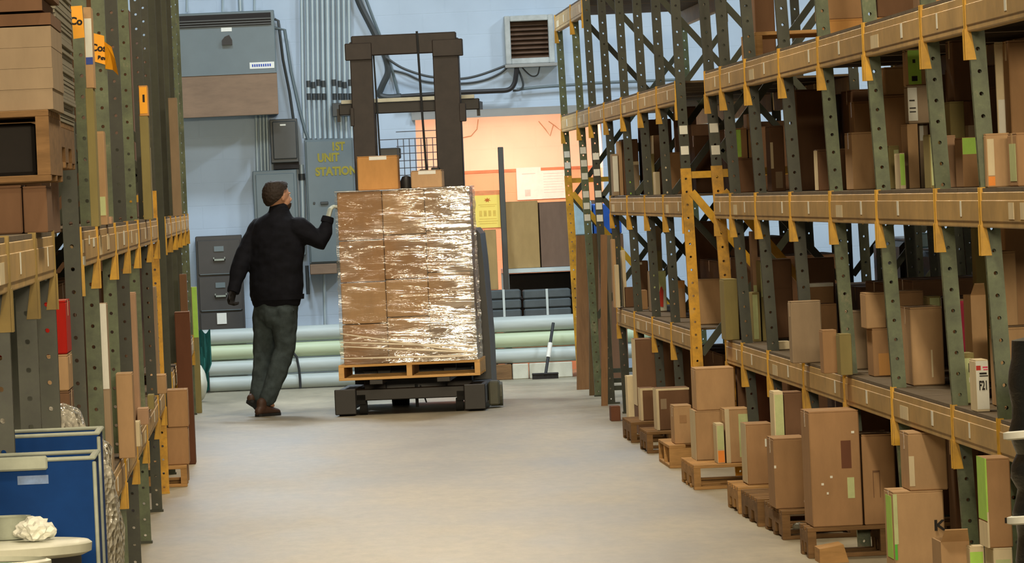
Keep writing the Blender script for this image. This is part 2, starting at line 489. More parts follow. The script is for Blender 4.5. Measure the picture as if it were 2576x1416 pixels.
def add_beam(root, xf, d, ya, yb, ztop, depth=1.07, h=0.122, deck=True, stickers=(), rear=True, near_tongue=True, bm_=None):
    """front and rear beam between two frames, with tongue connectors and a deck board"""
    xf = xf + (1.2 - ztop) * LEANS.get(root.name, 0)
    def bx(mb, a, b, *r): mb.box(min(a, b), max(a, b), *r)
    for k, (xa, s) in enumerate(((xf, d), (xf + d * depth, -d))):
        if k == 1 and not rear: break
        mb = MB()
        bx(mb, xa, xa + s * .045, ya + .032, yb - .032, ztop - h, ztop, .004)
        bx(mb, xa - s * .003, xa + s * .01, ya + .032, yb - .032, ztop - h + .022, ztop - h + .093, .002)
        ob = part('beam', mb, bm_ or M['beam'], root)
        for yy, sg in ((ya, 1), (yb, -1)):
            mb = MB()
            # tongue: plate on the aisle face and tapering plate against the post's flange
            y0, y1 = sorted((yy + sg * .030, yy + sg * .038))
            zt, zb = ztop + .015, ztop - h - .095
            mb.prism([(xa - s * .006, zt), (xa + s * .014, zt), (xa + s * .012, zb + .10), (xa + s * .027, zb), (xa - s * .006, zb)], 'y', y0, y1)
            y0, y1 = sorted((yy + sg * .027, yy + sg * .045))
            bx(mb, xa - s * .010, xa - s * .006, y0, y1, zb, ztop - h + .01)
            if k == 0 or True:
                part('connector', mb, CONN.get(root.name, M['yellow']), ob)
            if k == 1: break
        if k == 0:
            for (f0, f1, g0, g1, m_) in stickers:
                mb = MB(); yy0, yy1 = ya + (yb - ya) * f0, ya + (yb - ya) * f1
                bx(mb, xa - s * .0045, xa - s * .0032, yy0, yy1, ztop - h + g0 * h, ztop - h + g1 * h)
                part('label', mb, M[m_], ob)
    if deck:
        mb = MB(); n = max(2, int((yb - ya) / 0.62))
        for i in range(n):
            a0, a1 = ya + .05 + (yb - ya - .1) * i / n, ya + .05 + (yb - ya - .1) * (i + 1) / n - .012
            mb.box(min(xf + d * .002, xf + d * (depth - .002)), max(xf + d * .002, xf + d * (depth - .002)), a0, a1, ztop - .0, ztop + .012)
        part('deck', mb, M['deck'], root)

LEV_M, LEV_U, LEV_T = 0.75, 1.535, 2.20
XF = 2.42
STK = {}
def rack(name, label, xf, d, ys, tops, levels, mats, group, yellow=(), brace=None, phase=0, depth=1.07, rear=True, skip=(), stick=None, conn=None, lean=0.0, gap=None, marks=None, alt=False):
    ym = (min(ys) + max(ys)) / 2
    root = thing(name, label, 'shelving rack', (xf + d * depth / 2, ym, 0), group)
    LEANS[root.name] = lean
    if conn: CONN[root.name] = conn
    for i, y in enumerate(ys):
        pm = mats[i] if isinstance(mats, (list, tuple)) else mats
        add_frame(root, xf, d, y, tops[i] if isinstance(tops, (list, tuple)) else tops, pm, brace or M['bracegreen'], depth, 0.0, yellow.get(i) if yellow else None, (phase + i) % 2 if alt else phase, None, gap if not (yellow and i in yellow) else None, (marks or {}).get(i, ()))
    for i in range(len(ys) - 1):
        for z in levels:
            if (i, z) in skip: continue
            st = [(0.2 + 0.1 * ((i * 7 + int(z * 10)) % 5), 0.23 + 0.1 * ((i * 7 + int(z * 10)) % 5), 0.3, 0.75, 'white')]
            if (i + int(z * 10)) % 3 == 0: st.append((0.72, 0.86, 0.2, 0.62, 'cream'))
            if stick and (i, z) in stick: st = stick[(i, z)]
            add_beam(root, xf, d, ys[i], ys[i + 1], z, depth, stickers=st, rear=rear)
    return root

NEAR = [25.62, 27.35, 30.0, 32.5, 35.0, 37.5, 39.55, 41.0]
rack('pallet_rack', 'long green pallet rack along the right side, nearest the camera, packed with cartons',
     XF, 1, [23.2] + NEAR, [4.2] * 9, (LEV_M, LEV_U, LEV_T),
     [M['green']] * 4 + [M['green'], M['darkgreen'], M['darkgreen'], M['darkgreen'], M['darkgreen']], 'pallet racks on the right', {8: 1.70}, lean=.036, gap=(.75, 2.25), marks={8: (1.76, 1.88)},
     stick={(0, LEV_U): [(0.0 + .02 * q, .012 + .02 * q + .06, .25, .7, 'cream') for q in (5, 12, 18, 26)]})
FARY = [44.2, 46.4, 48.7, 51.1, 53.7, 56.2, 58.4, 61.6]
rack('pallet_rack', 'dark pallet rack at the far right end, its upper frames bare against the blue wall',
     XF, 1, FARY, 3.03, (LEV_M, LEV_U, LEV_T, 3.02), [M['darkgreen']] * 6 + [M['green'], M['green']], 'pallet racks on the right', {0: 1.70, 7: 1.72}, phase=0, lean=.02, alt=True, marks={0: (1.78, 1.9), 7: (1.78, 1.87), 6: (1.36, 1.45, 1.54, 1.68, 1.78, 1.88), 5: (1.36, 1.45, 1.54, 1.70, 1.82)},
     skip={(5, LEV_M), (6, LEV_M), (5, LEV_U), (6, LEV_U), (4, LEV_M), (4, LEV_U)} | {(i, 3.02) for i in range(5)})
# the next row, back to back behind it, seen through the openings
rack('pallet_rack', 'dark pallet rack of the next aisle, glimpsed through gaps behind the right-hand rack',
     4.85, -1, [39.2, 41.9, 44.6, 47.3, 50.0], 2.2, (0.62,), M['darkgreen'], 'pallet racks on the right', {2: 1.5}, rear=False)
LY = [25.2, 27.6, 30.8, 33.5, 36.2, 39.9, 42.4]
XLF = -0.64
LL = 0.60
POSTW = None
rack('pallet_rack', 'green pallet rack along the left side with a yellow post at its far end',
     XLF, -1, LY, 4.2, (LL, LEV_U), [M['darkgreen'], M['green'], M['green'], M['darkgreen'], M['green'], M['darkgreen'], M['darkgreen']], 'pallet racks on the left', {6: 1.70},
     stick={(0, LEV_U): [(.05, .2, .05, .3, 'white'), (.1, .16, .4, .75, 'cream'), (.45, .5, .6, .85, 'white'), (.7, .8, .5, .75, 'white')],
            (1, LEV_U): [(.1, .2, .2, .8, 'cream'), (.5, .62, .3, .8, 'cream')], (2, LEV_U): [(.1, .2, .2, .8, 'cream'), (.6, .7, .3, .8, 'white')]})
rack('pallet_rack', 'dark pallet rack at the far left end beside the blue wall',
     XLF, -1, [45.4, 48.0, 50.6, 53.2, 55.8, 58.2], 3.4, (LL, LEV_U), [M['bracegreen']] * 4 + [M['green']] * 2, 'pallet racks on the left', phase=1)
rack('pallet_rack', 'nearest left rack bay standing behind the blue drums',
     XLF, -1, [15.95, 18.2, 20.3, 22.1], 1.53, (LEV_U,), M['darkgreen'], 'pallet racks on the left', conn=mat('dull_ochre_paint', (136, 112, 50), .6))
# ---------------------------------------------------------------- cartons and pallets
def carton(x0, x1, y0, y1, z0, z1, tone, label, group=None, front=(), side=(), left=True, openf=False, tape=True, name='carton', cat='box', rim=None):
    """corrugated box: walls, two top flaps meeting at a seam, tape; labels are children"""
    h = z1 - z0; wx = x1 - x0; dy = y1 - y0
    mb = MB(); g = .004
    if openf:
        t = .006
        mb.box(x0, x1, y0, y0 + t, z0, z1); mb.box(x0, x1, y1 - t, y1, z0, z1); mb.box(x0, x0 + t, y0 + t, y1 - t, z0, z1); mb.box(x1 - t, x1, y0 + t, y1 - t, z0, z1); mb.box(x0, x1, y0, y1, z0, z0 + t)
    else:
        mb.box(x0, x1, y0, y1, z0, z1 - .005, min(.004, wx * .04))
        ym = (y0 + y1) / 2
        mb.box(x0 + .001, x1 - .001, y0 + .001, ym - g / 2, z1 - .005, z1); mb.box(x0 + .001, x1 - .001, ym + g / 2, y1 - .001, z1 - .005, z1)
    o = solo(name, mb, M[tone], label, cat, group)
    if openf:
        fl = min(.12, dy * .45)
        mb = MB(); mb.hull([(x0, y0, z1), (x1, y0, z1), (x1 - .01, y0 - fl * .6, z1 + fl * .35), (x0 + .01, y0 - fl * .6, z1 + fl * .35), (x0, y0 + .004, z1), (x1, y0 + .004, z1), (x1 - .01, y0 - fl * .6 + .003, z1 + fl * .35 + .003), (x0 + .01, y0 - fl * .6 + .003, z1 + fl * .35 + .003)],
                           ((0, 1, 2, 3), (4, 5, 6, 7), (0, 1, 5, 4), (2, 3, 7, 6), (0, 3, 7, 4), (1, 2, 6, 5)))
        part('flap', mb, M[tone], o)
    elif tape and wx > .09 and h > .1:
        mb = MB(); tw = .024
        xm = (x0 + x1) / 2
        mb.box(x0 + .003, x1 - .003, (y0 + y1) / 2 - tw, (y0 + y1) / 2 + tw, z1, z1 + .0006)
        mb.box(x0 - .0006, x0, (y0 + y1) / 2 - tw, (y0 + y1) / 2 + tw, z1 - min(.07, h * .3), z1)
        mb.box(x1, x1 + .0006, (y0 + y1) / 2 - tw, (y0 + y1) / 2 + tw, z1 - min(.07, h * .3), z1)
        part('tape', mb, M['tape'], o)
    for q_, (m_, f0, f1, g0, g1) in enumerate(front):
        mb = MB(); mb.box(x0 + wx * f0, x0 + wx * f1, y0 - .0012 - .0005 * q_, y0 - .0002, z0 + h * g0, z0 + h * g1)
        part('label', mb, M[m_], o)
    for (m_, f0, f1, g0, g1) in side:  # labels; some full-height cream ones are aisle light painted on the side
        mb = MB()
        if left: mb.box(x0 - .0012, x0 - .0002, y0 + dy * f0, y0 + dy * f1, z0 + h * g0, z0 + h * g1)
        else: mb.box(x1 + .0002, x1 + .0012, y0 + dy * f0, y0 + dy * f1, z0 + h * g0, z0 + h * g1)
        part('label', mb, M[m_], o)
    return o

def pallet(x0, x1, y0, y1, z0, label, h=.13, m='wood', group=None, rot=None, notch=True, ax='y'):
    """stringer pallet; stringers run along ax and show their ends (or notched sides) """
    t = thing('wooden_pallet', label, 'pallet', ((x0 + x1) / 2, (y0 + y1) / 2, z0), group)
    b = .018
    sw = .036
    if ax == 'y':
        for k in range(3):
            sx = x0 + (x1 - x0 - sw) * k / 2
            mb = MB()
            if notch:
                L_ = y1 - y0; f = L_ * .2; n = L_ * .2
                poly = [(y0, z0 + b), (y0 + f, z0 + b), (y0 + f + .02, z0 + b + .045), (y0 + f + n, z0 + b + .045), (y0 + f + n + .02, z0 + b), (y1 - f - n - .02, z0 + b), (y1 - f - n, z0 + b + .045), (y1 - f - .02, z0 + b + .045), (y1 - f, z0 + b), (y1, z0 + b), (y1, z0 + h - b), (y0, z0 + h - b)]
                mb.prism(poly, 'x', sx, sx + sw)
            else: mb.box(sx, sx + sw, y0, y1, z0 + b, z0 + h - b)
            part('stringer', mb, M[m], t)
        n = max(3, int((y1 - y0) / .15)); n2 = max(2, n // 2)
        for zz, nn in ((z0 + h - b, n), (z0, n2)):
            for k in range(nn):
                w_ = .095; yy = y0 + (y1 - y0 - w_) * k / (nn - 1)
                mb = MB(); mb.box(x0, x1, yy, yy + w_, zz, zz + b, .002); part('deck_board', mb, M[m], t)
    else:
        for k in range(3):
            sy = y0 + (y1 - y0 - sw) * k / 2
            mb = MB(); mb.box(x0, x1, sy, sy + sw, z0 + b, z0 + h - b); part('stringer', mb, M[m], t)
        n = max(3, int((x1 - x0) / .15)); n2 = max(2, n // 2)
        for zz, nn in ((z0 + h - b, n), (z0, n2)):
            for k in range(nn):
                w_ = min(.095, (x1 - x0) / nn * .8); xx = x0 + (x1 - x0 - w_) * k / (nn - 1)
                mb = MB(); mb.box(xx, xx + w_, y0, y1, zz, zz + b, .002); part('deck_board', mb, M[m], t)
    return t
# ---------------------------------------------------------------- things on and before the back wall
def wall_box(name, label, cat, px, Y0, Y1, m, group=None, bev=0.006):
    x0, x1, z0, z1 = R(*px, Y0)
    t = thing(name, label, cat, ((x0 + x1) / 2, (Y0 + Y1) / 2, z0), group)
    mb = MB(); mb.box(x0, x1, Y0, Y1, z0, z1, bev)
    part('housing', mb, m, t)
    return t, (x0, x1, z0, z1)

# heater cabinet top left
t, (x0, x1, z0, z1) = wall_box('wall_heater', 'large grey enamel heater cabinet high on the blue wall with a dark top slot', 'heater', (440, 30, 695, 292), 65.45, YW, M['greysteel'])
mb = MB(); mb.box(x0 + .02, x1 - .03, 65.44, 65.455, z1 - .125, z1 - .02); part('vent_slot', mb, M['ink'], t)
mb = MB()
for k in range(3): mb.box(x0 + .02, x1 - .03, 65.425, 65.445, z1 - .12 + k * .022, z1 - .108 + k * .022)
part('louvre', mb, M['darksteel'], t)
zc = z1 - .545
mb = MB(); mb.box(x0 - .002, x1 + .002, 65.438, 65.452, z0 - .002, zc, .003); part('lower_board', mb, M['rust'], t, label='brown scorched lower board')
mb = MB(); mb.box(x0 - .004, x1 + .004, 65.43, 65.45, zc, zc + .012); part('rail', mb, M['greysteel'], t)
a, b, c, d_ = R(628, 156, 690, 172, 65.43); mb = MB(); mb.box(a, b, 65.446, 65.452, c, d_); lb = part('label', mb, M['white'], t, label='white notice strip')
mb = MB()
for k in range(9): mb.box(a + .02 + k * .019, a + .032 + k * .019, 65.4445, 65.446, c + .016, d_ - .016)
part('print', mb, M['blue'], lb)
a, b, c, d_ = R(556, 69, 583, 79, 65.43); mb = MB(); mb.box(a, b, 65.446, 65.452, c, d_); part('sticker', mb, M['white'], t)
a, b, c, d_ = R(558, 88, 584, 113, 65.43); mb = MB()
mb.prism([(a, c), (b, c), (b, c + .04), ((a + b) / 2 + .02, d_), ((a + b) / 2 - .02, d_ - .015), (a, c + .04)], 'y', 65.41, 65.452); part('latch', mb, M['black'], t)
mb = MB()
for q in (470, 560, 640): 
    p0, p1 = P(q + 160 * 0 , 30, 65.9), P(q, -30, 65.9)
    mb.tube([p0, p1], .012, 8)
part('hanger_rod', mb, M['galv'], t)

# breaker box, lower panel, first aid panel
t, (x0, x1, z0, z1) = wall_box('breaker_box', 'small charcoal breaker box with raised door, above the man on the blue wall', 'electrical box', (680, 299, 750, 409), 65.95, YW, M['darksteel'])
mb = MB(); mb.box(x0 + .022, x1 - .012, 65.93, 65.955, z0 + .03, z1 - .02, .008); dr = part('door', mb, M['darksteel'], t)
mb = MB(); mb.box(x0 + .09, x0 + .14, 65.922, 65.932, z1 - .06, z1 - .045); part('nameplate', mb, M['white'], dr)
mb = MB(); mb.box(x0 + .02, x1, 65.98, YW, z0 - .055, z0); part('gutter', mb, M['ink'], t)
t, (x0, x1, z0, z1) = wall_box('electrical_panel', 'grey electrical panel on the wall directly behind the man\'s head', 'electrical panel', (640, 428, 751, 660), 65.98, YW, M['greysteel'])
mb = MB(); mb.box(x0 + .025, x1 - .025, 65.965, 65.985, z0 + .03, z1 - .03, .005); part('door', mb, M['greysteel'], t)
t, (x0, x1, z0, z1) = wall_box('electrical_panel', 'tall grey electrical panel with ochre lettering, left of the forklift mast', 'electrical panel', (772, 349, 895, 662), 65.9, YW, M['greysteel'])
mb = MB(); mb.box(x0 + .012, x1 - .012, 65.885, 65.905, z0 + .012, z1 - .012, .006); dr = part('door', mb, M['greysteel'], t)
for body, px, py, s, sx in (('1ST', 850, 369, .085, .9), ('UNIT', 826, 397, .085, .95), ('STATION', 846, 431, .085, 1.02)):
    p = P(px, py, 65.882)
    part('lettering', text_mb(body, s, facing(p.x, p.y, p.z, sx, 1.15, -ROLL * 0), .001, .004), M['lettering'], dr)
a, b, c, d_ = R(806, 507, 826, 514, 65.88); mb = MB(); mb.box(a, b, 65.86, 65.886, c, d_, .004); part('handle', mb, M['darksteel'], dr)
a, b, c, d_ = R(788, 508, 793, 514, 65.88); mb = MB(); mb.box(a, b, 65.875, 65.886, c, d_, .003); part('lock', mb, M['darksteel'], dr)
a, b, c, d_ = R(780, 664, 848, 690, 65.75); mb = MB(); mb.box(a, b, 65.85, YW, c, d_, .006)
solo('wireway', mb, M['rust'], 'brown metal wireway under the lettered grey panel', 'electrical box')
a, b, c, d_ = R(770, 668, 776, 690, 65.75)

# conduits
def conduit(pts, Y, r, label, m='galv', couple=(), name='conduit', group='conduits on the back wall', cat='pipe'):
    P_ = [P(x, y, Y) for x, y in pts]
    mb = MB(); mb.tube(P_, r, 10)
    o = solo(name, mb, M[m], label, cat, group, True)
    if couple:
        for cx, cy in couple:
            p = P(cx, cy, Y); mb = MB(); mb.tube([p + Vector((0, 0, .028)), p - Vector((0, 0, .028))], r * 1.28, 10); part('coupling', mb, M['darksteel'], o, True)
    return o
order = ['first', 'second', 'third', 'fourth', 'fifth', 'sixth', 'seventh', 'eighth', 'ninth', 'tenth']
for k, xx in enumerate((764, 778, 791, 803, 816, 829, 843, 857, 870, 883)):
    lean = 14
    conduit([(xx - lean + 8, -20), (xx - 3, 200), (xx + 2, 348)], 66.12 - .006 * (k % 2), .0155 if k not in (5,) else .021,
            'thin grey conduit running down into the lettered panel, %s from the left of the bank' % order[k],
            couple=[(xx - 3 + (k % 2), 208 + (k % 3) * 3), (xx - 1, 243)] if k not in (0, 5) else ())
for k, xx in enumerate((646, 656, 665, 673)):
    conduit([(xx - 2, 286), (xx, 360), (xx + 2, 430)], 66.12, .013, 'thin grey conduit dropping behind the breaker box, %s from the left' % order[k])
conduit([(690, 48), (700, 52), (712, 150), (728, 230), (738, 300)], 66.15, .012, 'thin dark cable slanting from the heater to the breaker box', 'darksteel', name='cable', cat='cable')
conduit([(690, 70), (716, 75), (732, 180), (752, 270), (768, 330), (776, 352)], 66.06, .014, 'grey flexible conduit curving beside the breaker box to the lettered panel', 'greysteel', name='flexible_conduit')
conduit([(758, 414), (760, 460), (762, 520), (764, 640)], 66.1, .022, 'white vertical conduit between the two grey panels', 'galv', couple=[(759, 445)])
conduit([(814, 684), (816, 740), (818, 830)], 66.1, .014, 'thin grey conduit dropping from the wireway to the floor', 'galv')
conduit([(603, -20), (605, 28)], 66.1, .02, 'short grey conduit rising above the heater cabinet', 'galv')
conduit([(772, 668), (775, 740)], 66.1, .016, 'short grey conduit beside the brown wireway', 'darksteel')
mb = MB(); a, b, c, d_ = R(836, 258, 893, 292, 65.9); mb.box(a, b, 65.95, 66.085, c, d_, .004)
solo('junction_box', mb, M['darksteel'], 'dark junction box among the conduits beside the left mast rail', 'electrical box')

# cable bundle and cables
def cable(pts, Y, r, label, m='black', name='cable'):
    mb = MB()
    # smooth the polyline (Catmull-Rom)
    pp = [P(x, y, Y) for x, y in pts]; out = []
    for i in range(len(pp) - 1):
        p0, p1, p2, p3 = pp[max(i - 1, 0)], pp[i], pp[i + 1], pp[min(i + 2, len(pp) - 1)]
        for s in range(6):
            t = s / 6
            out.append(0.5 * ((2 * p1) + (-p0 + p2) * t + (2 * p0 - 5 * p1 + 4 * p2 - p3) * t * t + (-p0 + 3 * p1 - 3 * p2 + p3) * t ** 3))
    out.append(pp[-1]); mb.tube(out, r, 8)
    return solo(name, mb, M[m], label, 'cable', 'cables on the back wall', True)
cable([(893, -25), (905, 10), (925, 50), (945, 90), (968, 140), (976, 180), (962, 215), (955, 238), (975, 245), (1010, 243)], 66.10, .028, 'thick black cable bundle sweeping down the wall behind the mast', 'darksteel', 'cable_bundle')
cable([(912, -25), (938, 45), (962, 105), (978, 150), (990, 190), (1003, 243)], 66.16, .012, 'grey cable running beside the thick cable bundle', 'greysteel')
cable([(972, 145), (1010, 170), (1060, 188), (1100, 195), (1160, 198), (1210, 188), (1275, 164)], 66.05, .011, 'upper dark cable drooping from the bundle to the louvred vent', 'darksteel')
cable([(978, 175), (1020, 185), (1070, 205), (1150, 210), (1210, 204), (1255, 186), (1280, 166)], 66.186, .009, 'second drooping cable just below the upper one', 'darksteel')
cable([(1008, 243), (1080, 238), (1150, 233), (1240, 229), (1278, 226), (1293, 212), (1298, 190), (1300, 168)], 66.02, .021, 'heavy black cable running level then up to the louvred vent', 'black')
cable([(1300, 168), (1312, 195), (1316, 215), (1308, 226), (1290, 228)], 66.09, .009, 'looped thin cable hanging under the vent', 'darksteel')
cable([(1312, 168), (1335, 190), (1352, 188), (1358, 165)], 66.11, .006, 'thin wire loop at the right under the vent', 'darksteel')
cable([(1300, 225), (1360, 219), (1430, 214), (1520, 208), (1720, 200)], 66.12, .013, 'long grey conduit running level from the vent behind the right rack', 'greysteel', 'conduit')

# louvred exhaust vent
x0, x1, z0, z1 = R(1270, 38, 1394, 160, 66.05)
t = thing('exhaust_vent', 'square white framed exhaust vent with brown louvres high on the wall', 'vent', ((x0 + x1) / 2, 66.1, z0))
fw = .05
mb = MB(); mb.box(x0, x0 + fw, 66.02, YW, z0, z1, .006); mb.box(x1 - fw, x1, 66.02, YW, z0, z1, .006); mb.box(x0 + fw, x1 - fw, 66.02, YW, z1 - fw, z1, .006); mb.box(x0 + fw, x1 - fw, 66.02, YW, z0, z0 + fw, .006)
part('frame', mb, mat('vent_frame', (178, 184, 182), .5), t)
mb = MB(); mb.box(x0 - .01, x1 + .02, 65.98, YW, z0 - .03, z0, .004); part('sill', mb, M['trim'], t)
lm = mat('brown_louvre', (112, 88, 70), .6, var=.25)
for k in range(8):
    zz = z0 + fw + (z1 - z0 - 2 * fw) * k / 8
    h = (z1 - z0 - 2 * fw) / 8
    mb = MB(); mb.prism([(66.08, zz), (66.085, zz), (66.15, zz + h * .9), (66.145, zz + h * .9)], 'x', x0 + fw, x1 - fw); part('louvre', mb, lm, t)
mb = MB(); mb.box(x0 + fw, x1 - fw, 66.17, 66.19, z0 + fw, z1 - fw); part('backing', mb, M['ink'], t)

# filing cabinet
x0, x1 = -.665, -.262
t = thing('filing_cabinet', 'black four-drawer filing cabinet against the blue wall behind the man', 'filing cabinet', ((x0 + x1) / 2, 65.85, 0))
fm = mat('black_filing_enamel', (62, 60, 58), .5, var=.12, scale=5)
mb = MB(); mb.box(x0, x1, 65.55, 66.16, 0, 1.34, .006); part('body', mb, fm, t)
for k in range(4):
    zz = .06 + k * .315
    mb = MB(); mb.box(x0 + .015, x1 - .015, 65.53, 65.552, zz, zz + .30, .006); dr = part('drawer', mb, fm, t)
    mb = MB(); mb.box(x0 + .15, x1 - .15, 65.505, 65.53, zz + .12, zz + .135); mb.box(x0 + .15, x0 + .158, 65.505, 65.53, zz + .12, zz + .15); mb.box(x1 - .158, x1 - .15, 65.505, 65.53, zz + .12, zz + .15); part('handle', mb, M['rim'], dr)
    mb = MB(); mb.box(x0 + .16, x1 - .16, 65.52, 65.531, zz + .2, zz + .245 + (.05 if k == 1 else 0)); part('card_holder', mb, M['white'] if k == 1 else M['greysteel'], dr)
    mb = MB(); mb.box(x0 + .03, x1 - .03, 65.522, 65.531, zz + .002, zz + .008); part('trim_strip', mb, M['greysteel'], dr)

# pipes on the floor along the wall
rowsz = [.068, .203, .338, .473]
PX0, PX1 = -.70, 3.3
for k, z in enumerate(rowsz):
    mb = MB(); xe = PX1 if k else 1.52
    mb.tube([(PX0 - .02 * k, 64.95, z), (xe, 64.95, z)], .0665, 20, caps=False)
    mb.tube([(PX0 - .02 * k, 64.95, z), (xe, 64.95, z)], .058, 20, caps=False)
    solo('plastic_pipe', mb, M['pvcgreen'] if k == 2 else M['pvc'], ['long grey plastic pipe lying lowest, on the floor along the back wall', 'long grey plastic pipe second from the floor in the stack',
         'pale green tinted plastic pipe third from the floor in the stack', 'long grey plastic pipe on top of the stack along the back wall'][k], 'pipe', 'plastic pipes stacked along the back wall', True)
for k, (xx, yy) in enumerate(((505, 850), (738, 905))):
    p = P(xx, yy, 64.87); mb = MB()
    zt = .545 if k == 0 else .34
    pts = [(p.x - .02, 64.872, zt), (p.x + .03, 64.874, zt * .8), (p.x + .045, 64.874, zt * .5), (p.x + .05, 64.876, .25 * zt), (p.x + .05, 64.876, .004)]
    mb.tube(pts, .011, 8); solo('strap', mb, M['strap'], ['dark strap tied round the left end of the pipes, beside the green cloth', 'short dark strap round the lower pipes, just right of the man\'s legs'][k], 'strap', None, True)
# blocks under right part
for (q, m_, lb_) in (((1226, 926, 1288, 962), 'oldwood', 'dark wooden block propping the pipes beside the forklift wheel'), ((1290, 926, 1330, 962), 'offwhite', 'white block under the pipes left of the broom'), ((1332, 924, 1440, 942), 'offwhite', 'white plank end under the pipes behind the broom')):
    a, b, c, d_ = R(*q, 64.9); mb = MB(); mb.box(a, b, 64.89, 65.02, max(c, 0.0) if 'plank' not in lb_ else 0.0, .132, .006); solo('wood_block', mb, M[m_], lb_, 'block')
# broom
p, q = P(1392, 812, 64.75), P(1372, 945, 64.6)
t = thing('push_broom', 'black headed push broom leaning on the pipes, handle upright', 'broom', (q.x, q.y, 0))
mb = MB(); mb.tube([q, p], .013, 10); part('handle', mb, M['strap'], t, True)
m1, m2 = q.lerp(p, .35), q.lerp(p, .62); mb = MB(); mb.tube([m1, m2], .02, 10); part('grip', mb, M['white'], t, True)
mb = MB(); mb.box(q.x - .115, q.x + .115, q.y - .04, q.y + .04, .05, q.z + .01, .008); part('head', mb, M['black'], t)
mb = MB()
for k in range(22): mb.box(q.x - .112 + k * .0102, q.x - .104 + k * .0102, q.y - .03, q.y + .03, .0, .052)
part('bristles', mb, M['ink'], t)

# the stored goods in front of the recess
def crate_board(px, Y0, Y1, m, name, label, cat, z0=None):
    a, b, c, d_ = R(*px, Y0); mb = MB(); mb.box(a, b, Y0, Y1, c if z0 is None else z0, d_, .006)
    return solo(name, mb, M[m], label, cat), (a, b, c if z0 is None else z0, d_)
# low metal shelf / work table frame
x0, x1, z0, z1 = R(1268, 672, 1500, 735, 65.7)
ztab = z1
t = thing('work_table', 'light grey steel table frame with a dark open front, under the two tall cartons', 'table', ((x0 + x1) / 2, 66.1, 0))
mb = MB(); mb.box(x0, x1, 65.7, 66.5, ztab - .04, ztab, .004); part('table_top', mb, M['galv'], t)
for lx in (x0, x1 - .045):
    for ly in (65.71, 66.44):
        mb = MB(); mb.box(lx, lx + .045, ly, ly + .045, 0, ztab - .04); part('leg', mb, M['galv'], t)
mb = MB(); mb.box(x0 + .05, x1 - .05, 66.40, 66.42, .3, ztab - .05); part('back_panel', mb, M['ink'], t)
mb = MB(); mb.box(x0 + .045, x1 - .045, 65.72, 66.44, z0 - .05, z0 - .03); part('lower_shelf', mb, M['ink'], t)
def upright_carton(px, Y0, Y1, tone, label, z0):
    a, b, c, d_ = R(*px, Y0)
    return carton(a, b, Y0, Y1, z0, d_, tone, label)
upright_carton((1274, 506, 1356, 670), 65.75, 66.38, 'ochretan', 'tall tan carton standing on the grey table under the white notices', ztab)
upright_carton((1359, 506, 1500, 670), 65.75, 66.38, 'brownish', 'tall dark brown carton on the grey table beside the yellow post', ztab)
# bales of dark sheet stacked behind the pipes, on a brown board
zb = R(1225, 800, 1440, 816, 65.25)[3]
mb = MB(); a, b, c, d_ = R(1222, 800, 1500, 816, 65.25); mb.box(a, b, 65.22, 65.66, zb - .05, zb, .004); mb.box(a, a + .09, 65.25, 65.6, 0, zb - .05); mb.box(b - .09, b, 65.25, 65.6, 0, zb - .05)
solo('plank', mb, M['oldwood'], 'brown plank bench top between the pipes and the dark bundles', 'plank')
dk = ['dark grey strapped bundle lying just right of the forklift body', 'dark grey strapped bundle next to the yellow rack post']
for k, q in enumerate(((1224, 728, 1311, 800), (1317, 726, 1436, 800))):
    a, b, c, d_ = R(*q, 65.3); hh = (d_ - zb) / 3
    bd = MB()
    for j in range(3): bd.box(a, b, 65.28, 65.6, zb + j * hh, zb + (j + 1) * hh - .004, .012)
    t = solo('bundle', bd, mat('dark_bundle', (74, 82, 84), .6, var=.2), dk[k], 'bundle', 'dark bundles on the plank')
    mb = MB(); mb.box((a + b) / 2 - .01, (a + b) / 2 + .01, 65.27, 65.28, zb, d_); part('strap', mb, M['galv'], t)
a, b, c, d_ = R(1222, 578, 1251, 724, 65.3)
carton(a, b, 65.31, 65.58, R(1224, 728, 1311, 800, 65.3)[3] + .001, d_, 'ochretan', 'tan carton standing on the dark bundle behind the forklift body')
# pole
p, q = P(1258, 370, 65.68), P(1266, 725, 65.68)
mb = MB(); mb.box(p.x - .022, p.x + .026, 65.66, 65.69, 0, p.z, .004); solo('post', mb, M['darksteel'], 'slim dark grey square post standing before the orange wall', 'post')
# yellow poster on a board
x0, x1, z0, z1 = R(1190, 491, 1258, 573, 65.70)
t = thing('notice_poster', 'bright yellow notice with a small orange emblem, beside the dark post', 'poster', ((x0 + x1) / 2, 65.71, z0))
ab = R(1160, 480, 1262, 578, 65.70)
mb = MB(); mb.box(ab[0], ab[1], 65.70, 65.72, ab[2], ab[3]); part('backing_board', mb, mat('orange_board', (238, 150, 96), .7), t)
mb = MB(); mb.box(x0, x1, 65.695, 65.6995, z0, z1); sh = part('sheet', mb, mat('yellow_sheet', (255, 226, 110), .7, var=.03), t)
cx, cz = (x0 + x1) / 2 + .01, z1 - .042
mb = MB()
pts = []
for k in range(14):
    r = .026 if k % 2 == 0 else .012
    pts.append((cx + 1.15 * r * math.sin(k * PI / 7), cz + r * math.cos(k * PI / 7) * .85))
mb.prism(pts, 'y', 65.693, 65.6949); part('emblem', mb, mat('emblem_orange', (206, 110, 30), .7), sh)
mb = MB()
for zz, w_ in ((z1 - .085, .16), (z1 - .10, .13), (z0 + .075, .15), (z0 + .055, .17), (z0 + .035, .15)): mb.box(cx - w_ / 2, cx + w_ / 2, 65.694, 65.695, zz, zz + .005)
for k in range(4): mb.box(cx - .075 + k * .04, cx - .05 + k * .04, 65.694, 65.695, z0 + .10, z0 + .15)
part('print', mb, mat('pale_ochre_print', (226, 190, 84), .7), sh)
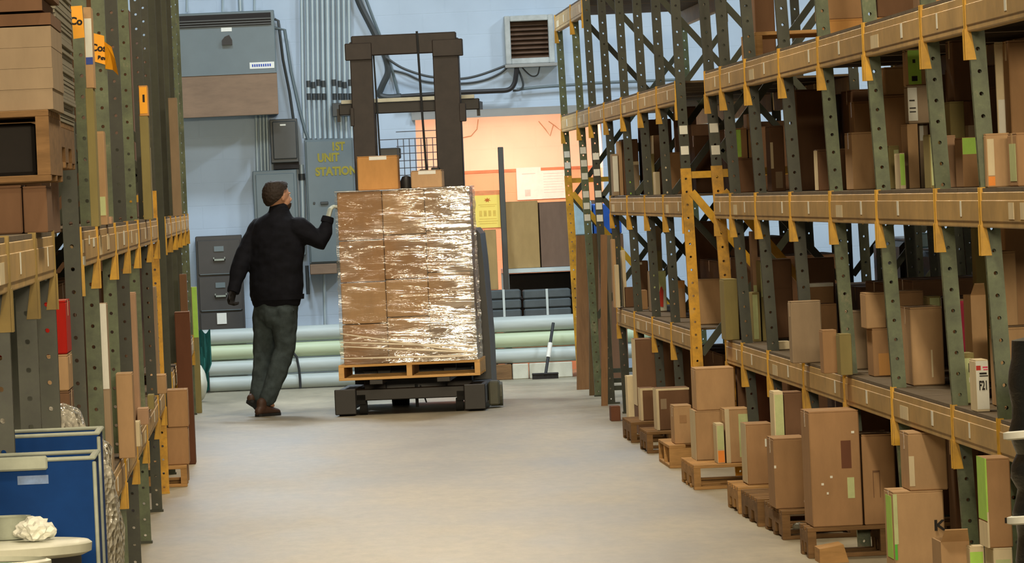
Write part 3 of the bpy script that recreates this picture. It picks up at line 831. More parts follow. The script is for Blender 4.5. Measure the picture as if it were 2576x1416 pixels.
# two white notices pinned to the orange wall of the recess
for k, q in enumerate(((1300, 421, 1362, 502), (1362, 428, 1426, 499))):
    a, b, c, d_ = R(*q, YW + 1.485); mb = MB(); mb.box(a, b, YW + 1.484, YW + 1.489, c, d_)
    t = solo('paper_notice', mb, M['white'], ['white paper notice on the orange wall, the taller left one of the pair', 'white paper notice with lines of faint print, right one of the pair'][k], 'notice')
    mb = MB()
    if k:
        for j in range(8): mb.box(a + .02, b - .02 - .01 * (j % 3), YW + 1.483, YW + 1.484, d_ - .03 - j * .024, d_ - .026 - j * .024)
    else:
        mb.box(a + .07, a + .12, YW + 1.483, YW + 1.484, c + .03, c + .09); mb.box(a + .05, b - .05, YW + 1.483, YW + 1.484, d_ - .06, d_ - .054)
    part('print', mb, mat('faint_print', (236, 200, 190), .8), t)
# hanging wires in the recess
for k, pts in enumerate((((1160, 347), (1185, 342), (1200, 325), (1203, 300)), ((1355, 305), (1372, 325), (1384, 342), (1392, 315)), ((1380, 305), (1398, 318), (1410, 328), (1422, 305)))):
    mb = MB(); mb.tube([P(x, y, YW + 1.45) for x, y in pts], .004, 6); solo('hanging_wire', mb, mat('thin_tan_wire', (190, 140, 100), .7), ['thin wire curving down the peach wall beside the mast', 'thin wire loop on the peach wall under the lintel', 'thin wire loop nearest the rack on the peach wall'][k], 'wire', 'wires on the peach wall')
# ---------------------------------------------------------------- lift truck, pallet and wrapped load
TX, TY, TR = 0.976, 56.0, math.radians(-3.6)
t = thing('forklift', 'black stand-up lift truck with twin mast rails carrying the wrapped load', 'forklift', (TX, TY, 0), None, TR, local=True)
BK = M['black']
for s in (-1, 1):
    mb = MB()
    xo, xi = s * .555, s * .41
    mb.box(min(xo, xi), max(xo, xi), -.06, 1.75, .045, .19, .012)
    lg = part('support_leg', mb, BK, t)
    mb = MB()
    for yy in (.06, .26): mb.tube([(s * .43, yy, .062), (s * .535, yy, .062)], .062, 18)
    part('load_wheel', mb, M['rubber'], lg, True)
    mb = MB(); mb.box(min(s * .56, s * .40), max(s * .56, s * .40), -.075, -.05, .0 + .012, .2, .006); part('guard_plate', mb, BK, lg)
    mb = MB(); mb.tube([(s * .33, .15, .05), (s * .385, .15, .05)], .05, 16); mb.box(min(s * .34, s * .41), max(s * .34, s * .41), .1, .2, .08, .15); part('inner_wheel', mb, M['rubber'], lg, True)
mb = MB(); mb.box(-.41, .41, .1, .22, .105, .19, .006); part('cross_member', mb, BK, t)
mb = MB(); mb.box(.56, .64, .55, .9, .02, .20, .012); mb.tube([(.57, .72, .1), (.66, .72, .1)], .09, 18); part('side_wheel_guard', mb, mat('dirty_grey_guard', (92, 92, 78), .6, var=.2), t)
for s in (-1, 1):
    mb = MB(); mb.box(s * .25 - .05, s * .25 + .05, .0, 1.3, .225, .26, .004); mb.box(s * .25 - .05, s * .25 + .05, 1.28, 1.32, .225, .75, .004); part('fork', mb, BK, t)
mb = MB(); mb.box(-.45, .45, 1.32, 1.36, .3, .42, .006); mb.box(-.45, .45, 1.32, 1.36, .62, .74, .006); part('carriage', mb, BK, t)
mm = mat('mast_steel', (46, 38, 34), .55, var=.3, scale=9)
for s in (-1, 1):
    mb = MB()
    a, b = (-.415, -.245) if s < 0 else (.215, .412)
    mb.box(a, b, 1.44, 1.50, .1, 2.80, .006)
    mb.box(min(a if s < 0 else b, (a if s < 0 else b) - s * .05), max(a if s < 0 else b, (a if s < 0 else b) - s * .05), 1.50, 1.66, .1, 2.80, .004)
    r = part('mast_rail', mb, mm, t)
    mb = MB(); mb.box(a - (.035 if s < 0 else -.0), b + (.035 if s > 0 else 0), 1.42, 1.52, 2.66, 2.79, .006); part('rail_cap', mb, mm, r)
    mb = MB(); mb.box(min((.43 if s > 0 else -.43), (.40 if s > 0 else -.40)), max((.45 if s > 0 else -.45), (.40 if s > 0 else -.40)), 1.43, 1.52, 2.16, 2.3, .004); part('bracket', mb, mm, r)
mb = MB(); mb.box(-.40, .40, 1.43, 1.52, 2.69, 2.845, .008); part('mast_head', mb, mm, t)
mb = MB(); mb.box(-.53, .545, 1.72, 1.80, 2.25, 2.335, .006); hd = part('overhead_guard', mb, BK, t)
mb = MB(); mb.box(-.51, .51, 1.70, 1.725, 2.335, 2.365, .003); part('edge_strip', mb, M['offwhite'], hd)
mb = MB()
for s in (-1, 1): mb.box(s * .535 - .012, s * .535 + .012, 1.74, 1.78, 2.2, 2.3)
for k in range(5): mb.box(-.5, .5, 1.95 + k * .22, 1.98 + k * .22, 2.27, 2.31)
mb.box(-.53, -.49, 1.75, 2.9, 2.26, 2.32); mb.box(.49, .53, 1.75, 2.9, 2.26, 2.32)
part('guard_bar', mb, BK, hd)
for sx in (-1, 1):
    for yy in (1.76, 2.85): mb = MB(); mb.box(sx * .32 - .02, sx * .32 + .02, yy - .02, yy + .02, 1.2, 2.27); part('guard_post', mb, BK, t)
mb = MB(); mb.tube([(.14, 1.40, 1.6), (.12, 1.40, 2.2), (.105, 1.40, 2.86)], .009, 8); part('lift_chain', mb, M['strap'], t, True)
mb = MB(); mb.tube([(-.215, 1.47, 1.7), (-.225, 1.47, 2.3), (-.235, 1.47, 2.7)], .007, 8); part('hydraulic_hose', mb, M['strap'], t, True)
# wire guard between the rails
mb = MB()
for k in range(11): mb.box(-.09 + k * .0445 - .003, -.09 + k * .0445 + .003, 1.68, 1.686, 1.6, 2.05)
for k in range(9): mb.box(-.23 if k == 7 else -.10, .26, 1.676, 1.682, 1.66 + k * .0555 - .003, 1.66 + k * .0555 + .003)
part('wire_guard', mb, mat('blue_black_wire', (50, 62, 84), .5), t)
mb = MB(); mb.box(-.24, -.075, 1.75, 1.85, 1.9, 1.985, .008); part('display_unit', mb, M['darksteel'], t)
mb = MB(); mb.box(.08, .13, 1.36, 1.42, 1.70, 1.81, .006); mb.box(.17, .235, 1.36, 1.42, 1.72, 1.82, .006); part('pulley_block', mb, BK, t)
mb = MB(); mb.lathe(-.02, 1.3, [(.0, 1.66), (.045, 1.66), (.05, 1.72), (.03, 1.76), (.0, 1.77)], 16); part('hose_fitting', mb, BK, t, True)
# body
mb = MB(); mb.prism([(-.5, .1), (.545, .1), (.545, .5), (.52, 1.1), (.505, 1.30), (.47, 1.345), (-.44, 1.345), (-.48, 1.30), (-.5, 1.1)], 'y', 1.78, 2.95)
part('body', mb, mat('black_body_gloss', (22, 22, 23), .42, var=.2, scale=3), t)
mb = MB(); mb.tube([(-.25, 2.4, .13), (-.12, 2.4, .13)], .13, 20); part('drive_wheel', mb, M['rubber'], t, True)
mb = MB(); mb.tube([(0.02, .6, .20), (.02, .62, .03)], .012, 8); mb.tube([(.05, .6, .19), (.09, .62, .06)], .006, 8); part('ground_strap', mb, M['strap'], t)

def lthing(name, label, cat, group=None):
    return thing(name, label, cat, (TX, TY, 0), group, TR, local=True)
# pallet under the load (local coordinates of the truck)
t = lthing('wooden_pallet', 'pale wooden pallet lifted off the floor under the film-wrapped load', 'pallet')
pm = mat('fresh_pallet_wood', (226, 176, 108), .8, var=.12, scale=5, stretch=(1, 1, 5))
px0, px1, pz = -.525, .525, .262
for k in range(3):
    sx = px0 + (px1 - px0 - .04) * k / 2
    mb = MB(); mb.box(sx, sx + .04, 0, 1.2, pz + .018, pz + .098); part('stringer', mb, pm, t)
for zz, n in ((pz + .098, 8), (pz, 4)):
    for k in range(n):
        yy = (1.2 - .1) * k / (n - 1)
        mb = MB(); mb.box(px0, px1, yy, yy + .1, zz, zz + .018, .002); part('deck_board', mb, pm, t)
ZL = pz + .116
# wrapped load
t = lthing('wrapped_load', 'tall stack of cartons wrapped in shiny stretch film on the lifted pallet', 'pallet load')
tones = ['kraft', 'tan', 'kraft', 'kraft', 'tan', 'tan', 'kraft', 'tan', 'kraft', 'tan', 'kraft', 'tan']
xs = [-.485, -.15, .165, .485]
zs_ = [[0, .30, .61, .92, 1.285], [0, .34, .62, .95, 1.285], [0, .28, .66, .97, 1.285]]
n = 0
for i in range(3):
    for j in range(4):
        for k, (ya, yb) in enumerate(((.03, .58), (.59, 1.15))):
            mb = MB(); z0, z1 = ZL + .0015 + zs_[i][j], ZL + zs_[i][j + 1] - .004
            mb.box(xs[i] + .002, xs[i + 1] - .002, ya, yb, z0, z1, .006)
            part('carton', mb, M[tones[n % 12]], t)
        n += 1
# stretch film
def film_mat():
    m, nt, b = newmat('stretch_film')
    L = nt.links.new
    tc = N(nt, 'ShaderNodeTexCoord')
    mp = N(nt, 'ShaderNodeMapping'); mp.inputs['Scale'].default_value = (.8, .8, 8.5)
    L(tc.outputs['Object'], mp.inputs['Vector'])
    n1 = N(nt, 'ShaderNodeTexNoise', Scale=2.2, Detail=4.0, Roughness=0.55, Distortion=0.7); L(mp.outputs[0], n1.inputs['Vector'])
    bn = N(nt, 'ShaderNodeBump', Strength=0.9, Distance=0.03); L(n1.outputs['Fac'], bn.inputs['Height'])
    gl = N(nt, 'ShaderNodeBsdfGlossy', Roughness=0.10); gl.inputs['Color'].default_value = (1, 1, 1, 1)
    L(bn.outputs[0], gl.inputs['Normal'])
    tr = N(nt, 'ShaderNodeBsdfTransparent'); tr.inputs['Color'].default_value = (.97, .95, .92, 1)
    n3 = N(nt, 'ShaderNodeTexNoise', Scale=1.7, Detail=3.0); L(tc.outputs['Object'], n3.inputs['Vector'])
    mr = N(nt, 'ShaderNodeMapRange'); mr.inputs['From Min'].default_value = .42; mr.inputs['From Max'].default_value = .74; mr.inputs['To Min'].default_value = .05; mr.inputs['To Max'].default_value = .62
    # bright right side put into the film's opacity; more layers round the foot
    sp = N(nt, 'ShaderNodeSeparateXYZ'); L(tc.outputs['Object'], sp.inputs[0])
    ax = N(nt, 'ShaderNodeMapRange'); ax.inputs['From Min'].default_value = -.25; ax.inputs['From Max'].default_value = .45; ax.inputs['To Min'].default_value = -.10; ax.inputs['To Max'].default_value = .13
    L(sp.outputs['X'], ax.inputs['Value'])
    az = N(nt, 'ShaderNodeMapRange'); az.inputs['From Min'].default_value = .72; az.inputs['From Max'].default_value = .50; az.inputs['To Min'].default_value = 0; az.inputs['To Max'].default_value = .14
    L(sp.outputs['Z'], az.inputs['Value'])
    a1 = N(nt, 'ShaderNodeMath', operation='ADD'); L(n3.outputs['Fac'], a1.inputs[0]); L(ax.outputs[0], a1.inputs[1])
    a2 = N(nt, 'ShaderNodeMath', operation='ADD'); L(a1.outputs[0], a2.inputs[0]); L(az.outputs[0], a2.inputs[1])
    L(a2.outputs[0], mr.inputs['Value'])
    df = N(nt, 'ShaderNodeBsdfDiffuse'); df.inputs['Color'].default_value = (.86, .78, .66, 1)
    m0 = N(nt, 'ShaderNodeMixShader'); m0.inputs[0].default_value = .30; L(gl.outputs[0], m0.inputs[1]); L(df.outputs[0], m0.inputs[2])
    mx = N(nt, 'ShaderNodeMixShader'); L(mr.outputs[0], mx.inputs[0]); L(tr.outputs[0], mx.inputs[1]); L(m0.outputs[0], mx.inputs[2])
    L(mx.outputs[0], nt.nodes['Material Output'].inputs['Surface'])
    return m
FM = film_mat()
mb = MB()
bm = mb.bm
nx, nz = 48, 110
prof = []                                   # closed loop round the load, rounded corners
fx0, fx1, fy0, fy1 = -.495, .495, .02, 1.165
loop = []
for k in range(24): loop.append((fx0 + (fx1 - fx0) * k / 24, fy0))
for k in range(14): loop.append((fx1, fy0 + (fy1 - fy0) * k / 14))
for k in range(24): loop.append((fx1 - (fx1 - fx0) * k / 24, fy1))
for k in range(14): loop.append((fx0, fy1 - (fy1 - fy0) * k / 14))
from mathutils import noise
rings = []
for j in range(nz + 1):
    f = j / nz; z = ZL + .003 + (1.285 + .003) * f
    ring = []
    for i, (x, y) in enumerate(loop):
        c = Vector((x, y, z)); q = Vector((x - 0, y - .59, 0)).normalized()
        d_ = .012 * noise.noise(Vector((x * 4, y * 4, z * 26))) + .004 * noise.noise(Vector((x * 6 + 5, y * 6, z * 60)))
        flare = .016 * (1 - f) ** 2
        ring.append(bm.verts.new(c + q * (.008 + flare + max(d_, -.006))))
    rings.append(ring)
nl = len(loop)
for a, b in zip(rings, rings[1:]):
    for i in range(nl):
        bm.faces.new((a[i], a[(i + 1) % nl], b[(i + 1) % nl], b[i]))
part('stretch_film', mb, FM, t, True)
mb = MB(); mb.box(fx0 - .004, fx1 + .004, fy0, fy1, ZL + 1.2855, ZL + 1.2885); part('top_sheet', mb, mat('milky_top_sheet', (236, 228, 220), .4), t)
mb = MB()                                   # twisted film ropes low on the load
wm = mat('film_rope', (236, 222, 196), .25, var=.1)
for (za, zb_) in ((.235, .05), (.17, .10), (.14, .055), (.05, .03)):
    mb.tube([(-.50, -.012, ZL + za), (-.1, -.022, ZL + za + (zb_ - za) * .4), (.25, -.022, ZL + za + (zb_ - za) * .75), (.505, -.012, ZL + zb_)], [.004, .007, .008, .005], 6)
part('film_rope', mb, wm, t, True)
# two loose cartons on top (turned with the load)
for lb_, px, z1, ya, yb, tone in (('ochre carton standing alone on the left top of the wrapped load', (899, 392, 1001, 482), None, .25, .58, 'ochre'),
                                  ('small tan carton on the right top of the wrapped load', (1034, 428, 1112, 476), None, .25, .68, 'tan')):
    a, b, c, d_ = R(*px, TY + ya); z0 = ZL + 1.289
    o = lthing('carton', lb_, 'box')
    mb = MB(); w_ = (b - a); xm = (a + b) / 2 - TX - ya * math.sin(-TR)
    mb.box(xm - w_ / 2, xm + w_ / 2, ya, yb, z0, d_ - .005, .008); part('body', mb, M[tone], o)
    mb = MB(); mb.box(xm - w_ / 2 + .002, xm + w_ / 2 - .002, ya + .002, (ya + yb) / 2 - .003, d_ - .005, d_); mb.box(xm - w_ / 2 + .002, xm + w_ / 2 - .002, (ya + yb) / 2 + .003, yb - .002, d_ - .005, d_); part('flap', mb, M[tone], o)
    mb = MB(); mb.box(xm - .06, xm + .07, ya - .0012, ya, d_ - .03, d_ - .004); mb.box(xm - .06, xm + .07, ya, yb, d_, d_ + .001); part('tape', mb, M['white'], o)
# ---------------------------------------------------------------- the man
MY = 57.0
def J(px, py, d=0.0): return P(px, py, MY + d)

def loft(mb, secs, side, seg=20):
    """secs: list of (centre, r along side, r across); rounded ends; closed tube of ellipses"""
    side = Vector(side).normalized()
    cs = [Vector(s[0]) for s in secs]
    ext = []
    for k, (c, a, b) in enumerate(secs):
        ext.append((Vector(c), a, b))
    t0 = (cs[0] - cs[1]).normalized(); t1 = (cs[-1] - cs[-2]).normalized()
    def cap(c, a, b, t, rev):
        o = []
        for ang in (30, 60, 82):
            q = math.radians(ang); o.append((c + t * min(a, b) * math.sin(q), a * math.cos(q), b * math.cos(q)))
        return o[::-1] if rev else o
    full = cap(*ext[0], t0, True) + ext + cap(*ext[-1], t1, False)
    rings = []
    n = len(full)
    for i, (c, a, b) in enumerate(full):
        t = (full[min(i + 1, n - 1)][0] - full[max(i - 1, 0)][0]).normalized()
        s = (side - t * side.dot(t)).normalized(); f = t.cross(s)
        rings.append([mb.bm.verts.new(c + s * a * math.cos(2 * PI * k / seg) + f * b * math.sin(2 * PI * k / seg)) for k in range(seg)])
    for A, B in zip(rings, rings[1:]):
        for k in range(seg): mb.bm.faces.new((A[k], A[(k + 1) % seg], B[(k + 1) % seg], B[k]))
    mb.bm.faces.new(rings[0]); mb.bm.faces.new(rings[-1][::-1])

def ell(mb, c, ax, r, seg=24):
    """ellipsoid, ax = three axes, r = three radii"""
    c = Vector(c)
    Mx = Matrix.Translation(c) @ Matrix(((ax[0].x, ax[1].x, ax[2].x, 0), (ax[0].y, ax[1].y, ax[2].y, 0), (ax[0].z, ax[1].z, ax[2].z, 0), (0, 0, 0, 1))) @ Matrix.Diagonal((r[0], r[1], r[2], 1))
    bmesh.ops.create_uvsphere(mb.bm, u_segments=seg, v_segments=seg // 2, radius=1.0, matrix=Mx)

def fuse(mb, vox, it=6, fac=0.5, wr=0.0, wsc=(9, 9, 14)):
    """voxel-fuse overlapping solids into one smooth skin; wr adds cloth folds"""
    bmesh.ops.recalc_face_normals(mb.bm, faces=mb.bm.faces[:])
    me = bpy.data.meshes.new('skin'); mb.bm.to_mesh(me); mb.bm.free()
    ob = bpy.data.objects.new('skin', me); COL.objects.link(ob)
    r = ob.modifiers.new('r', 'REMESH'); r.mode = 'VOXEL'; r.voxel_size = vox
    s = ob.modifiers.new('s', 'SMOOTH'); s.iterations = it; s.factor = fac
    dg = bpy.context.evaluated_depsgraph_get(); dg.update()
    m2 = bpy.data.meshes.new_from_object(ob.evaluated_get(dg))
    bpy.data.objects.remove(ob); bpy.data.meshes.remove(me)
    out = MB(); out.bm.from_mesh(m2); bpy.data.meshes.remove(m2)
    if wr:
        out.bm.normal_update()
        for v in out.bm.verts:
            c = v.co
            d_ = noise.noise(Vector((c.x * wsc[0], c.y * wsc[1], c.z * wsc[2]))) + .5 * noise.noise(Vector((c.x * wsc[0] * 2.3 + 7, c.y * wsc[1] * 2.3, c.z * wsc[2] * 2.1)))
            v.co = c + v.normal * wr * d_
    return out

UP = Vector((0, 0, 1))
def head_dir(a):
    a = math.radians(a); return Vector((math.sin(a), math.cos(a), 0)), Vector((math.cos(a), -math.sin(a), 0))
TF, TRt = head_dir(35)      # torso: forward and right
HF, HR = head_dir(58)       # head

person = thing('person', 'man in dark jacket and grey trousers walking, one hand raised to the wrapped load', 'person', (J(690, 1045).x, MY, 0))
skin = mat('skin', (205, 154, 122), .55, var=.06, scale=30)
hairm = mat('dark_brown_hair', (44, 32, 22), .75, var=.35, scale=60)
jackm = mat('navy_black_jacket', (20, 21, 28), .85, var=.35, scale=16, spec=.2)
trom = mat('grey_work_trousers', (66, 76, 78), .9, var=.3, scale=18, spec=.15)
shoem = mat('brown_shoe_leather', (70, 46, 32), .6, var=.25, scale=20)
palegl = mat('pale_knit_glove', (206, 214, 200), .8, var=.08, scale=30)
darkgl = mat('dark_glove', (30, 27, 26), .8, var=.2, scale=30)

# joints
NECK, CHEST, MID, WAIST = J(702, 538), J(699, 590), J(695, 660), J(692, 735)
LS, LE, LW = J(651, 574, .11), J(607, 660, .04), J(590, 722, -.02)
RS, RE, RW = J(752, 576, -.10), J(810, 607, -.12), J(822, 560, -.10)
LH, LK, LA = J(670, 772, .06), J(663, 890, .10), J(650, 1000, .07)
RH, RK, RA = J(716, 772, -.06), J(716, 882, -.02), J(674, 1008, -.05)
HC = J(699, 492, 0.0)

def hand(mb, wrist, along, across, curl, thumb_side, sc=1.0, spread=.0):
    """palm, four bent fingers of different lengths, thumb from the side of the palm near its base"""
    a = along.normalized(); c = across.normalized(); n = a.cross(c).normalized() * curl
    palm_c = wrist + a * .05 * sc
    loft(mb, [(wrist, .026 * sc, .02 * sc), (wrist + a * .035 * sc, .036 * sc, .016 * sc), (wrist + a * .085 * sc, .042 * sc, .014 * sc)], c, 12)
    for k, (L_, off) in enumerate(((.066, -.032), (.078, -.011), (.073, .010), (.056, .030))):
        b0 = wrist + a * .082 * sc + c * off * sc * thumb_side
        b1 = b0 + (a * .75 + n * .45).normalized() * L_ * .45 * sc
        b2 = b1 + (a * .15 + n * .98).normalized() * L_ * .33 * sc
        b3 = b2 + (a * -.35 + n * .9).normalized() * L_ * .25 * sc
        loft(mb, [(b0, .0095 * sc, .0095 * sc), (b1, .009 * sc, .009 * sc), (b2, .0082 * sc, .0082 * sc), (b3, .0072 * sc, .0072 * sc)], c, 10)
    t0 = wrist + a * .03 * sc - c * .03 * sc * thumb_side
    t1 = t0 + (a * .6 - c * .7 * thumb_side + n * .35).normalized() * .036 * sc
    t2 = t1 + (a * .85 - c * .2 * thumb_side + n * .5).normalized() * .030 * sc
    loft(mb, [(t0, .0125 * sc, .0125 * sc), (t1, .0105 * sc, .0105 * sc), (t2, .0085 * sc, .0085 * sc)], c, 10)

# body: one continuous surface
mb = MB()
loft(mb, [(J(692, 765), .15, .105), (WAIST, .145, .10), (MID, .155, .105), (CHEST, .165, .105), (J(701, 572), .11, .075)], TRt)
loft(mb, [(J(701, 556), .062, .06), (NECK, .054, .056), (HC - UP * .06 + HF * .005, .055, .06)], HR)
for a, b, c, r in ((LS, LE, LW, (.058, .045, .028)), (RS, RE, RW, (.058, .045, .028)), (LH, LK, LA, (.08, .055, .04)), (RH, RK, RA, (.08, .055, .04))):
    loft(mb, [(a, r[0], r[0]), (a.lerp(b, .5), (r[0] + r[1]) / 2, (r[0] + r[1]) / 2), (b, r[1], r[1]), (b.lerp(c, .35), r[1] * .98, r[1] * .98), (c, r[2], r[2])], TRt, 14)
ell(mb, HC + UP * .008 - HF * .012, (HF, HR, UP), (.100, .078, .104))               # cranium
ell(mb, HC + HF * .040 - UP * .045, (HF, HR, UP), (.060, .060, .078))               # face
ell(mb, HC + HF * .058 - UP * .096, (HF, HR, UP), (.036, .042, .030))               # chin
loft(mb, [(HC + HF * .094 - UP * .005, .008, .008), (HC + HF * .114 - UP * .034, .012, .013), (HC + HF * .101 - UP * .044, .015, .011)], HR, 10)   # nose
ell(mb, HC + HF * .092 - UP * .066, (HF, HR, UP), (.014, .024, .006)); ell(mb, HC + HF * .089 - UP * .078, (HF, HR, UP), (.014, .021, .006))    # lips
for s in (-1, 1):
    ell(mb, HC + HF * .083 + HR * s * .030 + UP * .016, (HF, HR, UP), (.010, .022, .006))   # brows
    e = HC + HR * s * .077 - UP * .012 - HF * .004
    bk = (HR * s * .9 - HF * .45).normalized()
    ell(mb, e + bk * .006, ((HF + bk * .3).normalized(), bk, UP), (.017, .007, .031)); ell(mb, e + bk * .010 + UP * .006 - HF * .004, (HF, bk, UP), (.018, .005, .020))   # ears
for a, toe in ((LA, J(672, 1034, .14)), (RA, J(704, 1040, .05))):
    loft(mb, [(a, .034, .034), (a.lerp(toe, .25), .026, .022), (a.lerp(toe, .38), .02, .015)], TRt, 12)
part('body', fuse(mb, .0048, 3, .5), skin, person, True)
for s in (-1, 1):
    mb = MB(); ell(mb, HC + HF * .083 + HR * s * .031 + UP * .002, (HF, HR, UP), (.006, .011, .007), 12); part('eye', mb, M['white'], person, True)
    mb = MB(); ell(mb, HC + HF * .0872 + HR * s * .031 + UP * .002, (HF, HR, UP), (.003, .005, .005), 10); part('pupil', mb, M['ink'], person, True)

# hair: cap with a hairline, cropped flat on top
def shell(c, r, keep, flat=None, th=.010, nz=.003):
    mb = MB(); ell(mb, Vector((0, 0, 0)), (HF, HR, UP), r, 160)
    dele = [f for f in mb.bm.faces if not keep(f.calc_center_median())]
    bmesh.ops.delete(mb.bm, geom=dele, context='FACES')
    for _ in range(6):                                  # round off the stepped hairline
        bv = [v for v in mb.bm.verts if v.is_boundary]
        new = {}
        for v in bv:
            nb = [e.other_vert(v) for e in v.link_edges if e.is_boundary]
            if len(nb) == 2: new[v] = (nb[0].co + nb[1].co + 2 * v.co) / 4
        for v, q in new.items(): v.co = q
    if flat:
        for v in mb.bm.verts:
            if v.co.z > flat: v.co.z = flat + (v.co.z - flat) * .3
    for v in mb.bm.verts: v.co += v.co.normalized() * nz * (noise.noise(v.co * 55) + noise.noise(v.co * 120))
    bmesh.ops.solidify(mb.bm, geom=mb.bm.faces[:], thickness=th)
    for v in mb.bm.verts: v.co += c
    return mb
def hairkeep(p):
    f, z = p.dot(HF), p.z
    if f > .055: return z > .066
    if f > .012: return z > .030 + .8 * max(0, f - .03)
    if f > -.004: return z > .016 + (0.0 if f > .006 else -.03 * (1 - (f + .004) / .01))
    return z > -.084 + 1.0 * max(0, f + .075)
part('hair', shell(HC + UP * .010 - HF * .012, (.106, .084, .113), hairkeep, .084), hairm, person, True)
def beardkeep(p):
    f, z = p.dot(HF), p.z
    return z < -.014 - .6 * max(0, .022 - f) and f > -.012 and not (f > .046 and z > -.030)
part('beard', shell(HC + HF * .041 - UP * .047, (.0630, .0640, .0815), beardkeep, None, .005, .0012), mat('short_beard', (70, 50, 36), .8, var=.3, scale=70), person, True)

# jacket
mb = MB()
loft(mb, [(J(696, 742), .222, .155), (J(695, 725), .226, .158), (J(695, 690), .222, .156), (MID, .226, .156), (J(697, 620), .236, .154), (CHEST, .236, .148), (J(700, 566), .215, .135), (J(701, 550), .15, .11), (J(702, 538), .085, .085)], TRt, 28)
loft(mb, [(LS + Vector((.008, 0, -.004)), .086, .086), (LS.lerp(LE, .5), .082, .082), (LE, .071, .071), (LE.lerp(LW, .5), .064, .064), (LW, .047, .047)], TF, 18)
loft(mb, [(RS + Vector((-.005, 0, .0)), .094, .094), (RS.lerp(RE, .5), .078, .080), (RE, .070, .070), (RE.lerp(RW, .5), .058, .058), (RW, .045, .046)], TF, 18)
jk = part('jacket', fuse(mb, .008, 5, .5, .008, (7, 7, 11)), jackm, person, True)
mb = MB(); loft(mb, [(J(702, 547), .112, .10), (J(702, 537), .088, .088), (J(702, 529), .078, .080)], TRt, 24); part('collar', fuse(mb, .006, 3, .5, .002), jackm, jk, True)
for w0, e0, r in ((LW, LE, .048), (RW, RE, .046)):
    a = (w0 - e0).normalized(); mb = MB(); mb.tube([w0 + a * .0, w0 + a * .02, w0 + a * .045], [r * 1.03, r * 1.05, r * .96], 20); part('cuff', mb, jackm, jk, True)
q = J(698, 748); ring = []
mb = MB()
for k in range(36):
    an = 2 * PI * k / 36; ring.append(q + TRt * .224 * math.cos(an) + TF * .157 * math.sin(an))
rs = [mb.bm.verts.new(p + UP * .02) for p in ring]; r2 = [mb.bm.verts.new(p - UP * .018 + (p - q).normalized() * -.004) for p in ring]
r3 = [mb.bm.verts.new(p - UP * .018 - (p - q).normalized() * .02) for p in ring]; r4 = [mb.bm.verts.new(p + UP * .02 - (p - q).normalized() * .02) for p in ring]
for A, B in ((rs, r2), (r2, r3), (r3, r4), (r4, rs)):
    for k in range(36): mb.bm.faces.new((A[k], A[(k + 1) % 36], B[(k + 1) % 36], B[k]))
part('hem', mb, jackm, jk, True)

# trousers
mb = MB()
loft(mb, [(J(693, 738), .168, .122), (J(693, 760), .176, .128), (J(693, 785), .172, .128)], TRt, 24)
loft(mb, [(LH, .098, .104), (LH.lerp(LK, .5), .090, .094), (LK, .073, .076), (LK.lerp(LA, .45), .067, .070), (LA + Vector((0, 0, .01)), .062, .064)], TRt, 20)
loft(mb, [(RH, .098, .106), (RH.lerp(RK, .5), .093, .098), (RK, .078, .082), (RK.lerp(RA, .45), .070, .074), (RA + Vector((0, 0, .02)), .063, .066)], TRt, 20)
tr_ = part('trousers', fuse(mb, .008, 4, .5, .011, (10, 10, 9)), trom, person, True)
a, b, c, d_ = R(706, 772, 738, 786, MY - .16)
mb = MB(); pc = J(727, 779, -.135); mb.box(pc.x - .05, pc.x + .04, pc.y - .008, pc.y + .006, pc.z - .012, pc.z + .006, .003); part('pocket_flap', mb, trom, tr_)
# shoes
def shoe(heel, toe, ank, roll=0):
    ax = (toe - heel); L_ = ax.length; a = ax.normalized(); side = a.cross(UP).normalized(); up = side.cross(a).normalized()
    mb = MB()
    loft(mb, [(heel + up * .035, .034, .036), (heel + a * L_ * .3 + up * .042, .036, .042), (heel + a * L_ * .62 + up * .034, .043, .032), (toe - a * .02 + up * .026, .038, .024), (toe + up * .022, .024, .018)], side, 18)
    loft(mb, [(heel + a * .03 + up * .05, .036, .04), (heel + a * .035 + up * .10, .038, .042)], side, 16)
    sh = part('shoe', fuse(mb, .006, 3), shoem, person, True)
    mb = MB(); out = []
    for f, w_ in ((-.10, .018), (-.04, .034), (.2, .037), (.42, .034), (.66, .047), (.85, .043), (1.0, .028), (1.05, .010)):
        out.append((f, w_))
    up_, lo = [], []
    for s, seq in ((1, out), (-1, out[::-1])):
        for f, w_ in seq:
            up_.append(mb.bm.verts.new(heel + a * L_ * f + side * s * w_ + up * .018)); lo.append(mb.bm.verts.new(heel + a * L_ * f + side * s * w_ - up * .004))
    mb.bm.faces.new(up_); mb.bm.faces.new(lo[::-1]); n = len(up_)
    for k in range(n): mb.bm.faces.new((up_[k], up_[(k + 1) % n], lo[(k + 1) % n], lo[k]))
    part('sole', mb, M['rubber'], sh)
    mb = MB()
    for k in range(3):
        c = heel + a * L_ * (.5 + .09 * k) + up * (.072 - .008 * k); mb.tube([c - side * .02, c + up * .004, c + side * .02], .003, 6)
    part('lace', mb, M['ink'], sh)
h = J(652, 1044, -.13); h.z = .004; tt = J(700, 1044, .05); tt.z = .004
shoe(h, tt, RA)
h = J(630, 1013, .02); tt = J(667, 1040, .19); tt.z = .022
shoe(h, tt, LA)
# gloves
mb = MB(); hand(mb, RW + (RW - RE).normalized() * .012, (RW - RE), Vector((.25, -.95, 0)), 1, 1, 1.12); part('glove', fuse(mb, .004, 2), palegl, person, True, label='pale glove on the raised hand')
mb = MB(); hand(mb, LW + (LW - LE).normalized() * .012, (LW - LE), TF, 1, 1, 1.12); part('glove', fuse(mb, .004, 2), darkgl, person, True, label='dark glove on the lowered hand')
